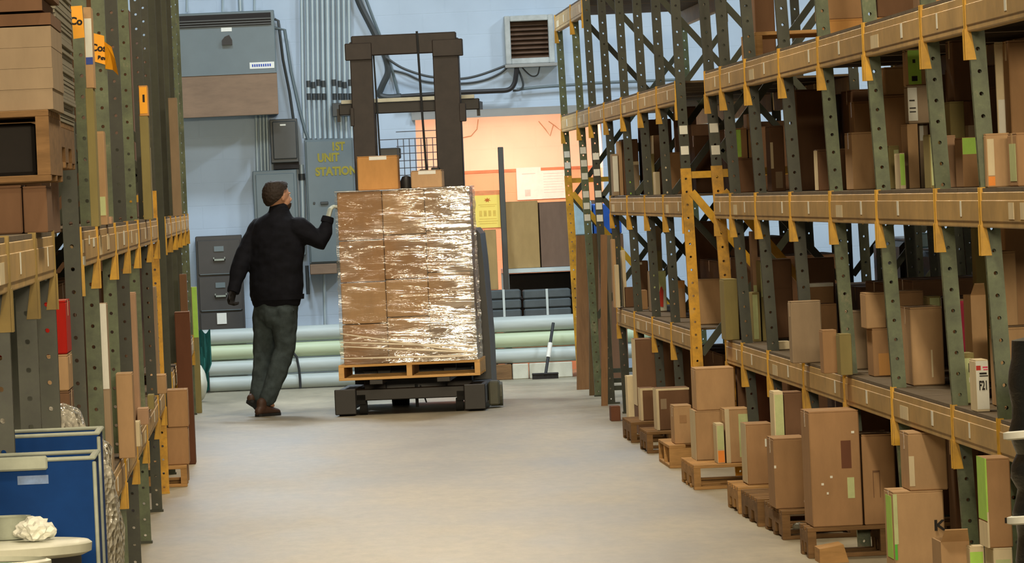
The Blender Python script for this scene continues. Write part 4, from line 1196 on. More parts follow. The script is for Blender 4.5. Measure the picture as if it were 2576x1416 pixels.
# ---------------------------------------------------------------- cartons in and before the right-hand racks
POSTS = sorted([23.2] + NEAR + FARY)
LZ = {'m': LEV_M + .0135, 'u': LEV_U + .0135, 't': LEV_T + .01355}
TOPLIM = {'m': LEV_U, 'u': LEV_T, 't': 9.0}
placed = []; TOPZ = {}; queue = []
def rc(base, x0, y0, x1, inset, depth, tone, label, key=None, Y=None, zmax=None, **kw):
    ym = y0 + 40
    if inset > .15: inset = .15 + (inset - .15) * .35
    on = None
    if isinstance(base, str) and base in LZ: z0 = LZ[base]; lim = TOPLIM[base]
    elif isinstance(base, str): on = base; z0, lim, Yb = TOPZ[base]; 
    else: z0 = base; lim = LEV_M
    u0, u1 = uv(x0, ym)[0], uv(x1, ym)[0]
    if on and Y is None: Y0 = Yb[0] + .012
    elif Y is not None: Y0 = Y
    else: Y0 = F * (XF + inset) / u0
    if Y is None and not on and x0 > 1803 and Y0 > 40.4: Y0 = 40.4
    if Y is None and not on and x0 <= 1715 and Y0 > 53.0: Y0 = 53.0
    for p in POSTS:
        if p - .075 < Y0 < p + .065: Y0 = p + .065
    X0, X1 = u0 * Y0 / F, u1 * Y0 / F
    Y1 = Y0 + depth
    if on: Y1 = min(Y1, Yb[1])
    if X1 > XF - .02:
        for p in POSTS:
            if Y0 < p - .065 < Y1: Y1 = p - .065
        X1 = min(X1, XF + .97)
    z1 = EYE - uv((x0 + x1) / 2, y0)[1] * Y0 / F
    if lim < 9:
        cap = lim - (.13 if X0 < XF + .055 and X1 > XF - .02 else .03)
        z1 = min(z1, cap)
    if zmax: z1 = min(z1, zmax)
    z1 = max(z1, z0 + .04)
    queue.append([X0, X1, Y0, Y1, z0, z1, tone, label, kw, key, lim, on])
    if key: TOPZ[key] = (z1 + .001, lim, (Y0, Y1))

rc('m', 1750, 702, 1814, .1, .4, 'tan', 'tan carton between the two yellow posts, above the dark void', zmax=1.1)
rc('m', 1744, 556, 1822, .9, .3, 'dark', 'dark brown carton high between the two yellow posts')
rc('u', 1748, 340, 1796, .6, .3, 'dark', 'dark carton above the yellow cross brace, between the yellow posts')
rc('u', 1700, 268, 1752, .9, .3, 'dark', 'tall dark carton under the upper beam by the farther yellow post')
rc('u', 1612, 300, 1690, 1.1, .4, 'dark', 'widest dark carton high at the back of the far upper shelf')
# upper shelf, nearest bays
rc('u', 2480, 335, 2540, .0, .2, 'tan', 'tan carton with a pale label and orange strip, right of the nearest upper-shelf post', front=(('orange', .06, .34, .03, .2), ('cream', .06, .34, .22, .9)))
rc('u', 2541, 350, 2556, .16, .3, 'olive', 'narrow olive carton with a vivid green label at the right edge of the upper shelf', front=(('greenlabel', .05, .8, .2, .75),))
rc('u', 2557, 332, 2640, .05, .3, 'kraft', 'brown carton cut by the photo\'s right edge on the upper shelf', side=(('palegreen', .1, .8, .1, .8),))
rc('u', 2503, 106, 2534, .34, .3, 'cream', 'tall cream carton with a white label under the upper beam, right of the nearest post', front=(('white', .1, .8, .25, .6),))
rc('u', 2537, 100, 2640, .42, .3, 'kraft', 'large brown carton under the top beam at the right edge')
rc('u', 2421, 345, 2462, .14, .3, 'kraft', 'brown carton with a square lime label, left of the nearest post on the upper shelf', key='uA', front=(('lime', .02, .98, .66, .99),))
rc('u', 2437, 315, 2458, .52, .2, 'grey', 'small grey carton peeping over the square lime label')
rc('u', 2390, 255, 2426, .36, .3, 'olive', 'tall olive carton behind the brown one with the square lime label', key='uB')
rc('uB', 2396, 100, 2456, 0, .3, 'dark', 'dark brown carton stacked under the upper beam, left of the nearest post')
rc('u', 2379, 340, 2405, .14, .28, 'pinkish', 'pinkish narrow carton on the upper shelf, just left of the square lime label')
rc('u', 2365, 336, 2378, .14, .28, 'ochre', 'very narrow ochre carton between an olive and a pinkish one on the upper shelf', front=(('greenlabel', .5, .9, .1, .4),))
rc('u', 2338, 338, 2364, .10, .26, 'olive', 'pale olive carton under the short dark second post on the upper shelf', front=(('palegreen', .1, .75, .05, .95),))
rc('u', 2309, 235, 2332, .30, .3, 'grey', 'tall light grey carton left of the second post on the upper shelf', front=(('white', .1, .5, .5, .9),))
rc('u', 2283, 312, 2310, .14, .3, 'tan', 'tan carton carrying the white-labelled grey one on the upper shelf', key='uC')
rc('uC', 2284, 215, 2340, 0, .28, 'grey', 'grey carton with a tall white printed label on the upper shelf', key='uD', front=(('white', .0, .42, .08, .95), ('ink', .06, .34, .3, .33), ('ink', .06, .34, .4, .43), ('ink', .06, .3, .6, .63)))
rc('uD', 2284, 123, 2343, 0, .25, 'tan', 'carton with a lime two-mark label at the top of the pile under the upper beam', front=(('lime', .0, .55, .03, .97), ('ink', .2, .32, .62, .72), ('ink', .14, .38, .12, .26)))
rc('u', 2264, 385, 2277, .10, .25, 'cream', 'slim cream carton with a long yellow-green label on the upper shelf', front=(('lime', .05, .95, .1, .98),))
rc('u', 2236, 366, 2263, .14, .3, 'olive', 'olive carton right of the third post on the upper shelf', front=(('palegreen', .5, .95, .1, .9),))
rc('u', 2221, 240, 2284, .40, .34, 'kraft', 'large brown carton behind the olive one, right of the third post, upper shelf', key='uE')
rc('uE', 2226, 168, 2290, 0, .3, 'tan', 'flat tan carton lying on the large brown one right of the third post')
rc('u', 2143, 332, 2206, .12, .4, 'tan', 'wide tan carton with a centre crease, left of the third post on the upper shelf')
rc('u', 2148, 255, 2200, .5, .32, 'kraft', 'brown carton rising behind the wide creased tan one on the upper shelf')
rc('u', 2057, 375, 2136, .10, .42, 'dark', 'dark brown carton with a pale left edge, right of the fifth upper-shelf post', side=(('cream', .0, .9, .02, .98),))  # cream side plate paints the aisle light on
rc('u', 2003, 224, 2084, .48, .5, 'dark', 'biggest dark brown carton, tall, in the middle of the upper shelf')
rc('u', 1937, 316, 1972, .2, .34, 'dark', 'dark upper-shelf carton with a thin cream strip, between the fifth and sixth posts', front=(('cream', .0, .2, .35, .75), ('grey', .3, .8, .05, .3)))
rc('u', 1853, 398, 1912, .13, .4, 'dark', 'low dark carton carrying two brown ones, left of the sixth post on the upper shelf', key='uF')
rc('uF', 1883, 326, 1912, 0, .35, 'kraft', 'middle brown carton of the small pile left of the sixth post', key='uG')
rc('uG', 1880, 286, 1913, 0, .3, 'pinkish', 'pinkish carton topping the small pile left of the sixth post')
rc('uF', 1849, 322, 1880, 0, .35, 'kraft', 'brown carton with a bright green label left of the small pile on the upper shelf', front=(('lime', .0, .5, .05, .95),))
# upper shelf, far rack
rc('u', 1679, 383, 1713, .1, .4, 'kraft', 'brown pale-edged carton, last on the far upper shelf before the yellow post', side=(('cream', 0, 1, 0, 1),))
rc('u', 1645, 340, 1666, .28, .4, 'dark', 'tall dark carton with a pale edge on the far upper shelf', side=(('cream', 0, .9, 0, 1),))
rc('u', 1632, 387, 1647, .08, .3, 'olive', 'narrow olive carton beside the tall dark one on the far upper shelf')
rc('u', 1650, 432, 1661, .07, .3, 'cream', 'small cream carton before the tall dark one on the far upper shelf')
rc('u', 1592, 406, 1609, .1, .3, 'grey', 'grey carton with a cream top on the far upper shelf', front=(('cream', 0, 1, .9, 1),))
rc('u', 1583, 446, 1592, .07, .22, 'olive', 'small carton with a vivid lime label on the far upper shelf', front=(('lime', .05, .95, .02, .98),))
rc('u', 1566, 350, 1606, .5, .5, 'dark', 'dark wide carton at the back of the far upper shelf')
rc('u', 1541, 387, 1556, .08, .3, 'grey', 'pale grey carton nearest the wall on the far upper shelf', front=(('white', .05, .9, .1, .95),))
rc('u', 1556, 355, 1565, .3, .3, 'tan', 'thin tan carton behind the pale grey one on the far upper shelf')
# middle shelf
rc('m', 2516, 822, 2640, .14, .4, 'tan', 'tan carton with a broad pale top, behind the black wrapped column', key='mZ')
rc('m', 2508, 632, 2556, .5, .4, 'tan', 'plain tan carton standing high behind the nearest post on the middle shelf')
rc('m', 2527, 565, 2640, .72, .3, 'kraft', 'tall brown carton at the right edge of the middle shelf')
rc('m', 2455, 905, 2487, .02, .24, 'cream', 'white carton with a red mark and dark letters beside the nearest post', key='mW',
   front=(('white', .02, .98, .05, .98), ('redprint', .04, .4, .80, .89), ('pink', .55, .95, .84, .87), ('pink', .6, .95, .80, .82), ('ink', .28, .85, .72, .755), ('ink', .28, .95, .68, .70)))
rc('m', 2443, 742, 2481, .22, .3, 'tan', 'open-topped tan carton behind the white one, nearest post, middle shelf', openf=True)
rc('m', 2421, 888, 2452, .055, .2, 'olive', 'small pale green printed carton left of the white one with dark letters', front=(('palegreen', .0, .7, .02, .9), ('ink', .5, .72, .62, .8), ('white', .5, .75, .42, .52), ('ink', .58, .66, .45, .49)))
rc('m', 2412, 752, 2434, .33, .28, 'pinkish', 'carton with a long magenta label right of the second post', front=(('pink', .02, .7, .1, .98),))
rc('m', 2452, 570, 2482, .8, .15, 'olive', 'tall olive carton deep behind the open tan one')
rc('m', 2290, 772, 2371, .1, .5, 'tan', 'largest tan carton on the middle shelf, left of the second post', front=(('cream', .6, .65, .1, .45),))
rc('m', 2337, 745, 2368, .62, .25, 'olive', 'grey-green carton showing above the largest tan one', front=(('palegreen', .1, .9, .6, .98),))
rc('m', 2256, 822, 2290, .1, .3, 'dark', 'dark carton between the third post and the largest tan one')
rc('m', 2248, 732, 2324, .5, .38, 'kraft', 'wide brown carton behind, right of the third post on the middle shelf')
rc('m', 2195, 826, 2241, .08, .3, 'kraft', 'brown carton with an ochre patch, left of the third post', key='mA', front=(('ochre', .3, .95, .02, .48),))
rc('mA', 2178, 736, 2228, 0, .3, 'tan', 'tan carton stacked on the one with the ochre patch')
rc('m', 2139, 782, 2196, .09, .38, 'grey', 'tall greyish carton right of the fourth post on the middle shelf')
rc('m', 2113, 840, 2143, -.025, .2, 'olive', 'small olive carton right of the fourth post at the shelf edge')
rc('m', 2070, 830, 2106, -.075, .2, 'kraft', 'small brown carton with a pinkish top, left of the fourth post')
rc('m', 2066, 764, 2106, .34, .3, 'kraft', 'brown carton behind the small one with the pinkish top')
rc('m', 1990, 757, 2066, -.06, .2, 'grey', 'big greyish carton with a bright top edge, right of the fifth post')
rc('m', 2030, 712, 2098, .62, .24, 'kraft', 'brown tray carton with a white rim behind the big greyish one', front=(('white', 0, 1, .94, 1),))
rc('m', 2012, 648, 2100, .84, .12, 'dark', 'dark brown carton at the back, above the white-rimmed tray')
rc('m', 1930, 652, 1992, .34, .5, 'dark', 'tall dark carton between the fifth and sixth posts on the middle shelf', front=(('dark', 0, 1, .62, .64),))
rc('m', 1956, 872, 1990, .06, .2, 'cream', 'low white-edged tray before the tall dark carton')
rc('m', 1912, 656, 1926, .14, .3, 'olive', 'slim olive carton right of the sixth post on the middle shelf', front=(('palegreen', .1, .9, .55, .98),))
rc('m', 1893, 735, 1912, .09, .26, 'olive', 'narrow carton with a pale green label left of the sixth post', front=(('palegreen', .05, .7, .05, .95),))
rc('m', 1864, 738, 1884, .09, .26, 'tan', 'narrow tan carton with a pale green edge, left of the sixth post', front=(('palegreen', .0, .35, .1, .95),))
rc('m', 1891, 582, 1905, .4, .2, 'pinkish', 'tall thin pinkish carton left of the sixth post on the middle shelf', front=(('palegreen', .0, .8, .0, .5),))
rc('m', 1822, 702, 1856, .12, .4, 'olive', 'olive grey carton just right of the nearer yellow post on the middle shelf')
rc('m', 1700, 706, 1724, .12, .35, 'tan', 'tan carton with an orange-brown top left of the far yellow post', front=(('ochre', 0, 1, .8, 1),))
rc('m', 1637, 682, 1676, .10, .4, 'grey', 'carton with a green top band and a red emblem print on the far middle shelf', key='mR',
   front=(('palegreen', .0, 1, .52, 1), ('offwhite', .02, .98, .02, .52)))
rc('m', 1610, 730, 1630, .08, .3, 'kraft', 'small brown carton left of the one with the red emblem')
rc('m', 1601, 656, 1632, .42, .3, 'dark', 'dark carton behind the small brown one on the far middle shelf', front=(('white', .0, .5, .92, .97),))
rc('m', 1648, 630, 1664, .55, .2, 'olive', 'olive carton standing behind the one with the red emblem')
rc('m', 1641, 568, 1664, .82, .12, 'grey', 'greyish carton high at the back of the far middle shelf')
rc('m', 1574, 722, 1602, .12, .4, 'dark', 'dark carton in shadow beside the white strips on the far middle shelf')
rc('m', 1565, 630, 1574, .12, .2, 'cream', 'thin cream carton on the far middle shelf, the taller of two white strips')
rc('m', 1548, 666, 1558, .1, .2, 'cream', 'thin cream carton at the far end, shorter of two white strips')
rc('m', 1540, 602, 1549, .35, .2, 'tan', 'thin tan carton at the very end of the far middle shelf')
# floor
rc(0.0, 2247, 1235, 2374, -.10, .42, 'tan', 'large tan carton on the floor with a lime edge label and a black letter', key='fA', side=(('lime', .2, .8, .35, .95),), front=(('palegreen', .0, .08, .5, .98), ('greenlabel', .0, .05, .35, .5), ('white', .0, .06, .05, .22)))
rc('fA', 2284, 1068, 2380, 0, .38, 'tan', 'tall tan carton standing on the large tan one below the middle beam', front=(('cream', .0, .14, .08, .6),), zmax=.63)
rc(0.0, 2368, 1362, 2440, -.20, .34, 'tan', 'open carton with raised flaps at the bottom, right of the large tan one', openf=True, Y=25.1)
rc(0.0, 2441, 1374, 2477, -.16, .25, 'cream', 'small carton with a yellow-lime front at the bottom right', front=(('lime', .0, .9, .1, .95),))
rc(0.0, 2500, 1378, 2548, -.12, .3, 'cream', 'cream carton with a green mark under the brown lime-edged one', key='fB', front=(('palegreen', .1, .9, .1, .9), ('greenlabel', .2, .6, .1, .6)))
rc('fB', 2479, 1152, 2541, -.12, .3, 'kraft', 'brown carton with a bright lime left edge beside the black wrapped column', side=(('lime', .0, 1, .3, 1), ('cream', .0, 1, .0, .28)), front=(('ink', .7, .85, .27, .33), ('cream', 0, .06, .0, .4), ('lime', 0, .05, .4, 1)))
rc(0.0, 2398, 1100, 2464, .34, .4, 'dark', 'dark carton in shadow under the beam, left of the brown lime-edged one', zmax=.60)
rc(.131, 2034, 1017, 2160, -.22, .5, 'kraft', 'largest brown carton at the aisle edge, film-wrapped, standing on a pallet', key='fC', Y=31.95, zmax=.66, front=(('red', .62, .82, .50, .74), ('palegreen', .72, .86, .24, .42), ('white', .2, .25, .36, .38), ('white', .38, .43, .42, .44), ('white', .3, .34, .28, .30), ('white', .84, .9, .8, .82)))
rc(.131, 2168, 1092, 2250, -.22, .5, 'kraft', 'brown carton with printed frames, right of the largest film-wrapped one', Y=31.95, zmax=.525, front=(('dark', .3, .32, .3, .6), ('dark', .5, .52, .3, .6), ('dark', .3, .52, .58, .6)))
rc(.132, 2150, 1010, 2238, .45, .45, 'dark', 'dark brown carton behind the largest film-wrapped one', zmax=.66)
rc(.131, 1946, 1102, 2030, -.14, .45, 'kraft', 'brown carton on a pallet with a pale top edge, left of the largest one', Y=33.9, front=(('white', .85, .93, .08, .11), ('white', .0, .06, .58, .62)))
rc(.131, 1947, 985, 1971, -.12, .3, 'cream', 'narrow carton with a pale green and white label at the aisle edge', Y=35.3, front=(('palegreen', .1, .98, .35, .97), ('white', .1, .98, .02, .3)))
rc(.131, 1973, 986, 2024, -.12, .3, 'dark', 'dark carton right of the pale green label near the floor', Y=35.3)
rc(.131, 1877, 1066, 1944, -.12, .4, 'kraft', 'brown carton with a light left edge on a small pallet at the aisle edge', Y=36.75, side=(('cream', 0, 1, .02, 1),), front=(('white', .7, .95, .62, .75),))  # light left side is aisle light put into the colour
rc(.131, 1824, 1028, 1886, -.1, .4, 'tan', 'carton with pale green strips standing on the pallet by the nearer yellow post', Y=39.75, front=(('palegreen', .55, .97, .1, .9), ('cream', .0, .18, .0, 1), ('white', .66, .78, .32, .4)))
rc(.131, 1803, 1066, 1822, -.1, .3, 'cream', 'slim cream carton with an orange foot, on the pallet by the nearer yellow post', Y=39.75, front=(('orange', .1, .95, .02, .32), ('palegreen', .1, .95, .35, .95)))
rc(.131, 1749, 1017, 1836, -.2, .5, 'tan', 'lower tan carton of the pair stacked before the yellow posts', key='fD', Y=40.3, side=(('cream', 0, 1, 0, 1),), zmax=.395)  # cream plate makes the aisle side look lit
rc('fD', 1749, 890, 1846, -.2, .45, 'tan', 'upper tan carton of the pair stacked before the yellow posts', zmax=.70)
rc(.131, 1696, 1020, 1741, -.14, .4, 'tan', 'tan carton with brown print near the floor, left of the stacked pair', Y=43.0, front=(('kraft', .3, .7, .55, .75),))
rc(.131, 1612, 976, 1646, -.1, .3, 'dark', 'small open-sided dark carton with a pale left edge on the floor by the far rack', Y=47.6, side=(('cream', 0, 1, 0, 1),), front=(('cream', .0, .16, 0, 1), ('cream', 0, 1, .93, 1)))  # pale side plate stands for light from the aisle
rc(.131, 1652, 976, 1735, -.1, .4, 'dark', 'wider dark carton with a pale rim right of the small open-sided one', Y=45.6, side=(('cream', 0, 1, 0, 1),), front=(('cream', .0, .07, 0, 1), ('cream', 0, 1, .95, 1), ('grey', .12, .3, .5, .75)), zmax=.45)  # side painted cream for the aisle light on it
rc(0.0, 1598, 834, 1740, .1, .5, 'dark', 'big dark carton with a cream left edge under the far rack\'s lower beam', Y=49.0, side=(('cream', 0, 1, .3, 1),), zmax=.615)
rc(0.0, 1578, 930, 1596, -.06, .3, 'cream', 'small cream carton left of the big dark one by the far rack', Y=50.2, zmax=.35)
rc(0.0, 1538, 1022, 1562, -.1, .25, 'red', 'small reddish carton lying at the foot of the far rack', Y=52.0)
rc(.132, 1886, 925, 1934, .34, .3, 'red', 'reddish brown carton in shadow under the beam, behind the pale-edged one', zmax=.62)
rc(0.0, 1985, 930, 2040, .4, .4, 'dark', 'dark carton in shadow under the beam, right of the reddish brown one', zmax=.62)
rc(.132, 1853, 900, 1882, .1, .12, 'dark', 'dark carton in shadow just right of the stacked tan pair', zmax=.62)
# top of the rack
rc('t', 2080, 45, 2303, .04, .5, 'ochre', 'long ochre carton lying on the top beam left of the highest green post', key='tA')
rc('tA', 2066, -70, 2180, 0, .45, 'kraft', 'brown carton on the long ochre one, cut by the top of the photo')
rc('tA', 2206, -60, 2312, 0, .45, 'dark', 'dark carton on the right end of the long ochre one')
rc('t', 2356, -90, 2448, .05, .4, 'ochre', 'bright orange-tan carton on the top beam near the right corner')
rc('t', 2492, -70, 2546, .05, .3, 'grey', 'greyish carton with a white outline label on the top beam, right corner', front=(('white', .55, .8, .0, .6),))
rc('t', 2318, -50, 2354, .34, .4, 'kraft', 'brown carton between the ochre ones on the top beam')
rc('t', 1896, -60, 1946, .55, .4, 'dark', 'dark carton behind the pallet lying on the top beam')

SHIFTS = []
# resolve depth clashes: the nearer box gives way
for i, a in enumerate(queue):
    for b in queue:
        if a is b: continue
        if a[0] < b[1] - .001 and b[0] < a[1] - .001 and a[4] < b[5] - .001 and b[4] < a[5] - .001:
            if a[2] <= b[2] < a[3]:
                if b[2] - a[2] > .09: a[3] = b[2] - .006
                else:
                    sh = .10 - (b[2] - a[2]); f = (b[2] + sh + .02) / b[2]
                    w_ = b[3] - b[2]; b[0] *= f; b[1] *= f; b[2] = b[2] + sh + .02; b[3] = b[2] + w_; a[3] = b[2] - .006
                    SHIFTS.append((b[7], round(sh, 3), a[7]))
for q in SHIFTS: print('SHIFT', q)
# unseen backs of the bays: plain shadowed cartons
back = []
rng = random.Random(11)
allp = [23.2] + NEAR
for i in range(len(allp) - 1):
    ya, yb = allp[i] + .08, allp[i + 1] - .08
    for lev, hmax in ((0.0, .6), (LEV_M + .0135, .35), (LEV_U + .0135, .5)):
        n = 2 if yb - ya > 1.8 else 1
        for k in range(n):
            w_ = (yb - ya) / n
            back.append([2.9 + rng.random() * .1, 3.37, ya + k * w_ + .01, ya + (k + 1) * w_ - .05 - rng.random() * .15, lev, lev + hmax * (.72 + .28 * rng.random())])
for i in range(4):
    ya, yb = FARY[i] + .08, FARY[i + 1] - .08
    for lev, hmax in ((0.0, .6), (LEV_M + .0135, .5), (LEV_U + .0135, .5)):
        if i == 3 and lev > .1: continue
        back.append([2.74, 3.37, ya + .02, yb - .1, lev, lev + hmax * (.7 + .3 * rng.random())])
for a in queue:
    o = carton(a[0], a[1], a[2], a[3], a[4], a[5], a[6], a[7], None, **a[8])
    if a[9] == 'mW':
        part('lettering', text_mb('F21', .034, facing(a[0] + (a[1] - a[0]) * .55, a[2] - .006, a[4] + (a[5] - a[4]) * .5, .62, 1.3), .0005, .001), M['ink'], o)
    if a[9] == 'fA':
        part('lettering', text_mb('K', .062, facing(a[0] + (a[1] - a[0]) * .90, a[2] - .005, a[4] + (a[5] - a[4]) * .66, 1.1, .9), .0005, .002), M['ink'], o)
    if a[9] == 'mR':
        mb = MB(); xm, zz, w_ = a[0] + (a[1] - a[0]) * .6, a[4], (a[1] - a[0])
        mb.prism([(xm - w_ * .34, zz + .04), (xm + w_ * .16, zz + .03), (xm + w_ * .2, zz + .14), (xm + w_ * .1, zz + .17), (xm + w_ * .02, zz + .16), (xm - w_ * .16, zz + .09)], 'y', a[2] - .0045, a[2] - .0035)
        part('emblem', mb, M['redprint'], o)
for b in back:
    hit = False
    for a in queue:
        if a[0] < b[1] and b[0] < a[1] and a[2] < b[3] and b[2] < a[3] and a[4] < b[5] and b[4] < a[5]:
            if a[1] + .01 < 3.25 and a[1] > b[0]: b[0] = a[1] + .01
            else: hit = True
    if not hit:
        carton(*b, 'dark', 'plain brown carton in shadow at the back of the right-hand rack', 'shadowed cartons at the back of the right rack')
# dark goods on the next row, seen through the gaps
dg = ['dark wrapped pallet load seen through the gap left of the third post', 'dark wrapped pallet load seen through the gap right of the third post', 'dark wrapped load in the next aisle behind the second post', 'dark wrapped load farthest along the next aisle']
for k, (ya, yb, h_) in enumerate(((39.4, 41.7, .50), (42.1, 44.3, .54), (44.8, 47.0, .50), (47.5, 49.8, .55))):
    mb = MB(); mb.box(3.95, 4.72, ya + .1, yb - .1, .634, .634 + h_, .03); mb.box(4.0, 4.68, ya + .14, yb - .14, .634 + h_, .655 + h_, .006); solo('pallet_load', mb, M['blackwrap'], dg[k], 'pallet load', 'dark loads in the next aisle')
mb = MB(); q = R(2288, 643, 2336, 660, 46.0); mb.box(q[0], q[1], 45.9, 46.3, .634 + .50 + .022, .634 + .50 + .115, .01); solo('plastic_tray', mb, mat('slate_blue_tray', (96, 128, 146), .5), 'slate blue tray on the dark load seen through the gap by the second post', 'tray')
# pallets
pallet(2.45, 3.35, 37.65, 38.75, LEV_T + .0135, 'wooden pallet lying on the top beam between the sixth and seventh posts', .135)
pallet(2.16, 2.86, 39.66, 40.88, 0, 'wooden pallet at the aisle edge under the stacked tan pair, by the yellow posts', ax='y')
pallet(2.2, 2.86, 42.85, 44.05, 0, 'wooden pallet in the gap between the two right-hand racks', ax='x')
pallet(2.2, 2.86, 36.55, 37.42, 0, 'wooden pallet with a bright top board, under the light-edged brown carton', ax='y')
pallet(2.2, 2.86, 35.10, 36.3, 0, 'wooden pallet behind the low brown carton, under the pale green label', m='oldwood')
pallet(2.22, 2.86, 33.7, 34.9, 0, 'weathered pallet under the brown carton with the pale top edge', m='oldwood')
pallet(2.21, 2.86, 31.95, 32.43, 0, 'weathered pallet under the largest film-wrapped carton', m='oldwood')
pallet(2.2, 2.7, 45.4, 46.3, 0, 'weathered pallet under the wider dark carton with a pale rim', m='oldwood')
pallet(2.2, 2.7, 47.4, 48.55, 0, 'weathered pallet under the small open-sided dark carton', m='oldwood')
# lit wood wedge and small scrap on the floor edge
Yb = 31.5; s_ = F / Yb; xa, xb = uv(2062, 1390)[0] / s_, uv(2135, 1390)[0] / s_
mb = MB(); mb.prism([(xa, 0), (xb, 0), (xb - .02, .075), (xa + .0, .06)], 'y', Yb, Yb + .3); solo('wood_block', mb, M['wood'], 'pale wood wedge on the floor in front of the largest film-wrapped carton', 'block')
q = P(2012, 1328, F * 1.6 / uv(2012, 1335)[1]); mb = MB()
ell_ = bmesh.ops.create_icosphere(mb.bm, subdivisions=2, radius=1, matrix=Matrix.Translation((q.x, q.y, .02)) @ Matrix.Diagonal((.035, .05, .02, 1))); solo('crumpled_wrapper', mb, M['offwhite'], 'small off-white crumpled wrapper on the floor beside the pallets', 'litter', None, True)
# tall boards leaning at the end of the far rack
bl = ['brown upright board leaning right next to the far yellow post', 'brown upright board, second from the far yellow post', 'darker brown upright board, third from the far yellow post', 'grey-brown upright board farthest right of the four']
for k, (x0, x1, yt, yb, zt_) in enumerate(((1447, 1481, 592, 978, 'kraft'), (1483, 1506, 588, 995, 'dark'), (1508, 1524, 590, 1018, 'kraft'), (1525, 1540, 592, 1000, 'grey'))):
    s_ = uv(x0, yb)[1] / 1.6; Yb = F / s_; xa, xb = uv(x0, yb)[0] / s_, uv(x1, yb)[0] / s_
    zt2 = EYE - uv(x0, yt)[1] / s_
    if k == 0: Yb -= .35
    if k == 2: Yb -= .35
    mb = MB(); dx = -0.05
    ya0, ya1 = Yb, Yb + .06
    mb.hull([(xa, ya0, 0), (xb, ya0, 0), (xb, ya1, 0), (xa, ya1, 0), (xa - dx, ya0 + .02, zt2), (xb - dx, ya0 + .02, zt2), (xb - dx, ya1 + .02, zt2), (xa - dx, ya1 + .02, zt2)], ((0, 1, 2, 3), (4, 5, 6, 7), (0, 1, 5, 4), (1, 2, 6, 5), (2, 3, 7, 6), (3, 0, 4, 7)))
    solo('wood_board', mb, mat('board_' + zt_, {'kraft': (140, 104, 70), 'dark': (104, 84, 56), 'grey': (122, 112, 92)}[zt_], .85, var=.25, scale=6, stretch=(3, 3, .4)), bl[k], 'board', 'boards leaning at the far rack end')
# blue bins behind them
a, b, c, d_ = R(1446, 505, 1490, 592, 62.2)
carton(a, b + .25, 62.25, 62.8, 0, c, 'dark', 'dark carton stack base behind the leaning boards')
mb = MB(); mb.box(a, b - .0, 62.25, 62.75, c + .001, d_, .01); solo('plastic_bin', mb, mat('pale_blue_bin', (160, 190, 204), .5), 'pale blue bin behind the far yellow post', 'bin')
a2, b2, _, _ = R(1495, 515, 1522, 592, 62.2)
mb = MB(); mb.box(b + .012, b + .24, 62.25, 62.75, c + .001, d_ - .03, .01); solo('plastic_bin', mb, mat('cobalt_bin', (30, 84, 170), .5), 'cobalt blue bin behind the leaning boards', 'bin')
# black wrapped column in the near right corner
cx, cy = 2.41, 22.3
t = thing('wrapped_roll', 'tall black plastic-wrapped roll with white bands in the lower right corner', 'roll', (cx, cy, 0))
mb = MB(); prof = [(0, 0), (.25, 0)] + [(.252 + .008 * math.sin(k * 1.7) + .004 * math.sin(k * 4.1), .03 + k * .035) for k in range(30)] + [(.24, 1.10), (.12, 1.125), (0, 1.13)]
mb.lathe(cx, cy, prof, 48); part('wrapping', mb, M['blackwrap'], t, True)
for z in (.575, .825):
    mb = MB(); mb.lathe(cx, cy, [(.262, z), (.277, z + .004), (.277, z + .022), (.262, z + .026)], 48)
    for v in mb.bm.verts: v.co.z += .02 * math.cos(math.atan2(v.co.y - cy, v.co.x - cx) * 1 + .4)
    part('band', mb, M['white'], t, True)
# ---------------------------------------------------------------- the left side
def lc(z0, x0, y0, x1, prot, depth, tone, label, y1=None, Y=None, zlim=None, **kw):
    """carton whose right edge is at pixel x1, reaching prot beyond the left rack's face"""
    ym = y0 + 40
    u1 = uv(x1, ym)[0]
    Y0 = Y or F * (XLF + prot) / u1
    for p in LY + [45.4, 48.0, 50.6, 53.2, 55.8, 58.2]:
        if p - .05 < Y0 < p + .06 and prot < .02: Y0 = p + .065
    X1 = u1 * Y0 / F; X0 = uv(x0, ym)[0] * Y0 / F
    z1 = EYE - uv((x0 + x1) / 2, y0)[1] * Y0 / F
    if z0 is None: z0 = EYE - uv((x0 + x1) / 2, y1)[1] * Y0 / F
    if zlim: z1 = min(z1, zlim)
    Y1 = Y0 + depth
    if X0 < XLF + .01:
        for p in LY + [20.3, 22.1]:
            if Y0 < p - .065 < Y1: Y1 = p - .065
    return carton(X0, X1, Y0, Y1, z0, z1, tone, label, None, left=False, **kw)
# between the posts of the left rack: cartons at the shelf edges, slightly overhanging
lc(LL + .0135, 292, 940, 333, .06, .35, 'tan', 'tall leaning-looking pinkish carton on the lowest left shelf', zlim=1.1)
lc(LL + .0135, 336, 1062, 352, .055, .3, 'cream', 'small cream carton right of the tall pinkish one on the lowest left shelf')
lc(LL + .0135, 346, 1028, 374, .065, .3, 'pinkish', 'pale carton second along the lowest left shelf', Y=34.6)
lc(LL + .0135, 372, 994, 388, .055, .3, 'olive', 'pale green carton third along the lowest left shelf', Y=37.2)
lc(LL + .0135, 378, 944, 418, .075, .4, 'tan', 'tan carton jutting out beside the yellow left post', Y=40.2)
lc(LL + .0135, 247, 764, 268, .02, .3, 'grey', 'grey carton with a tall white front label on the lowest left shelf', zlim=1.3, Y=28.3, front=(('white', .1, 1, .5, 1),))
lc(LL + .0135, 322, 736, 341, .02, .3, 'pinkish', 'tall pinkish carton behind the grey left posts', zlim=1.28, Y=34.9)
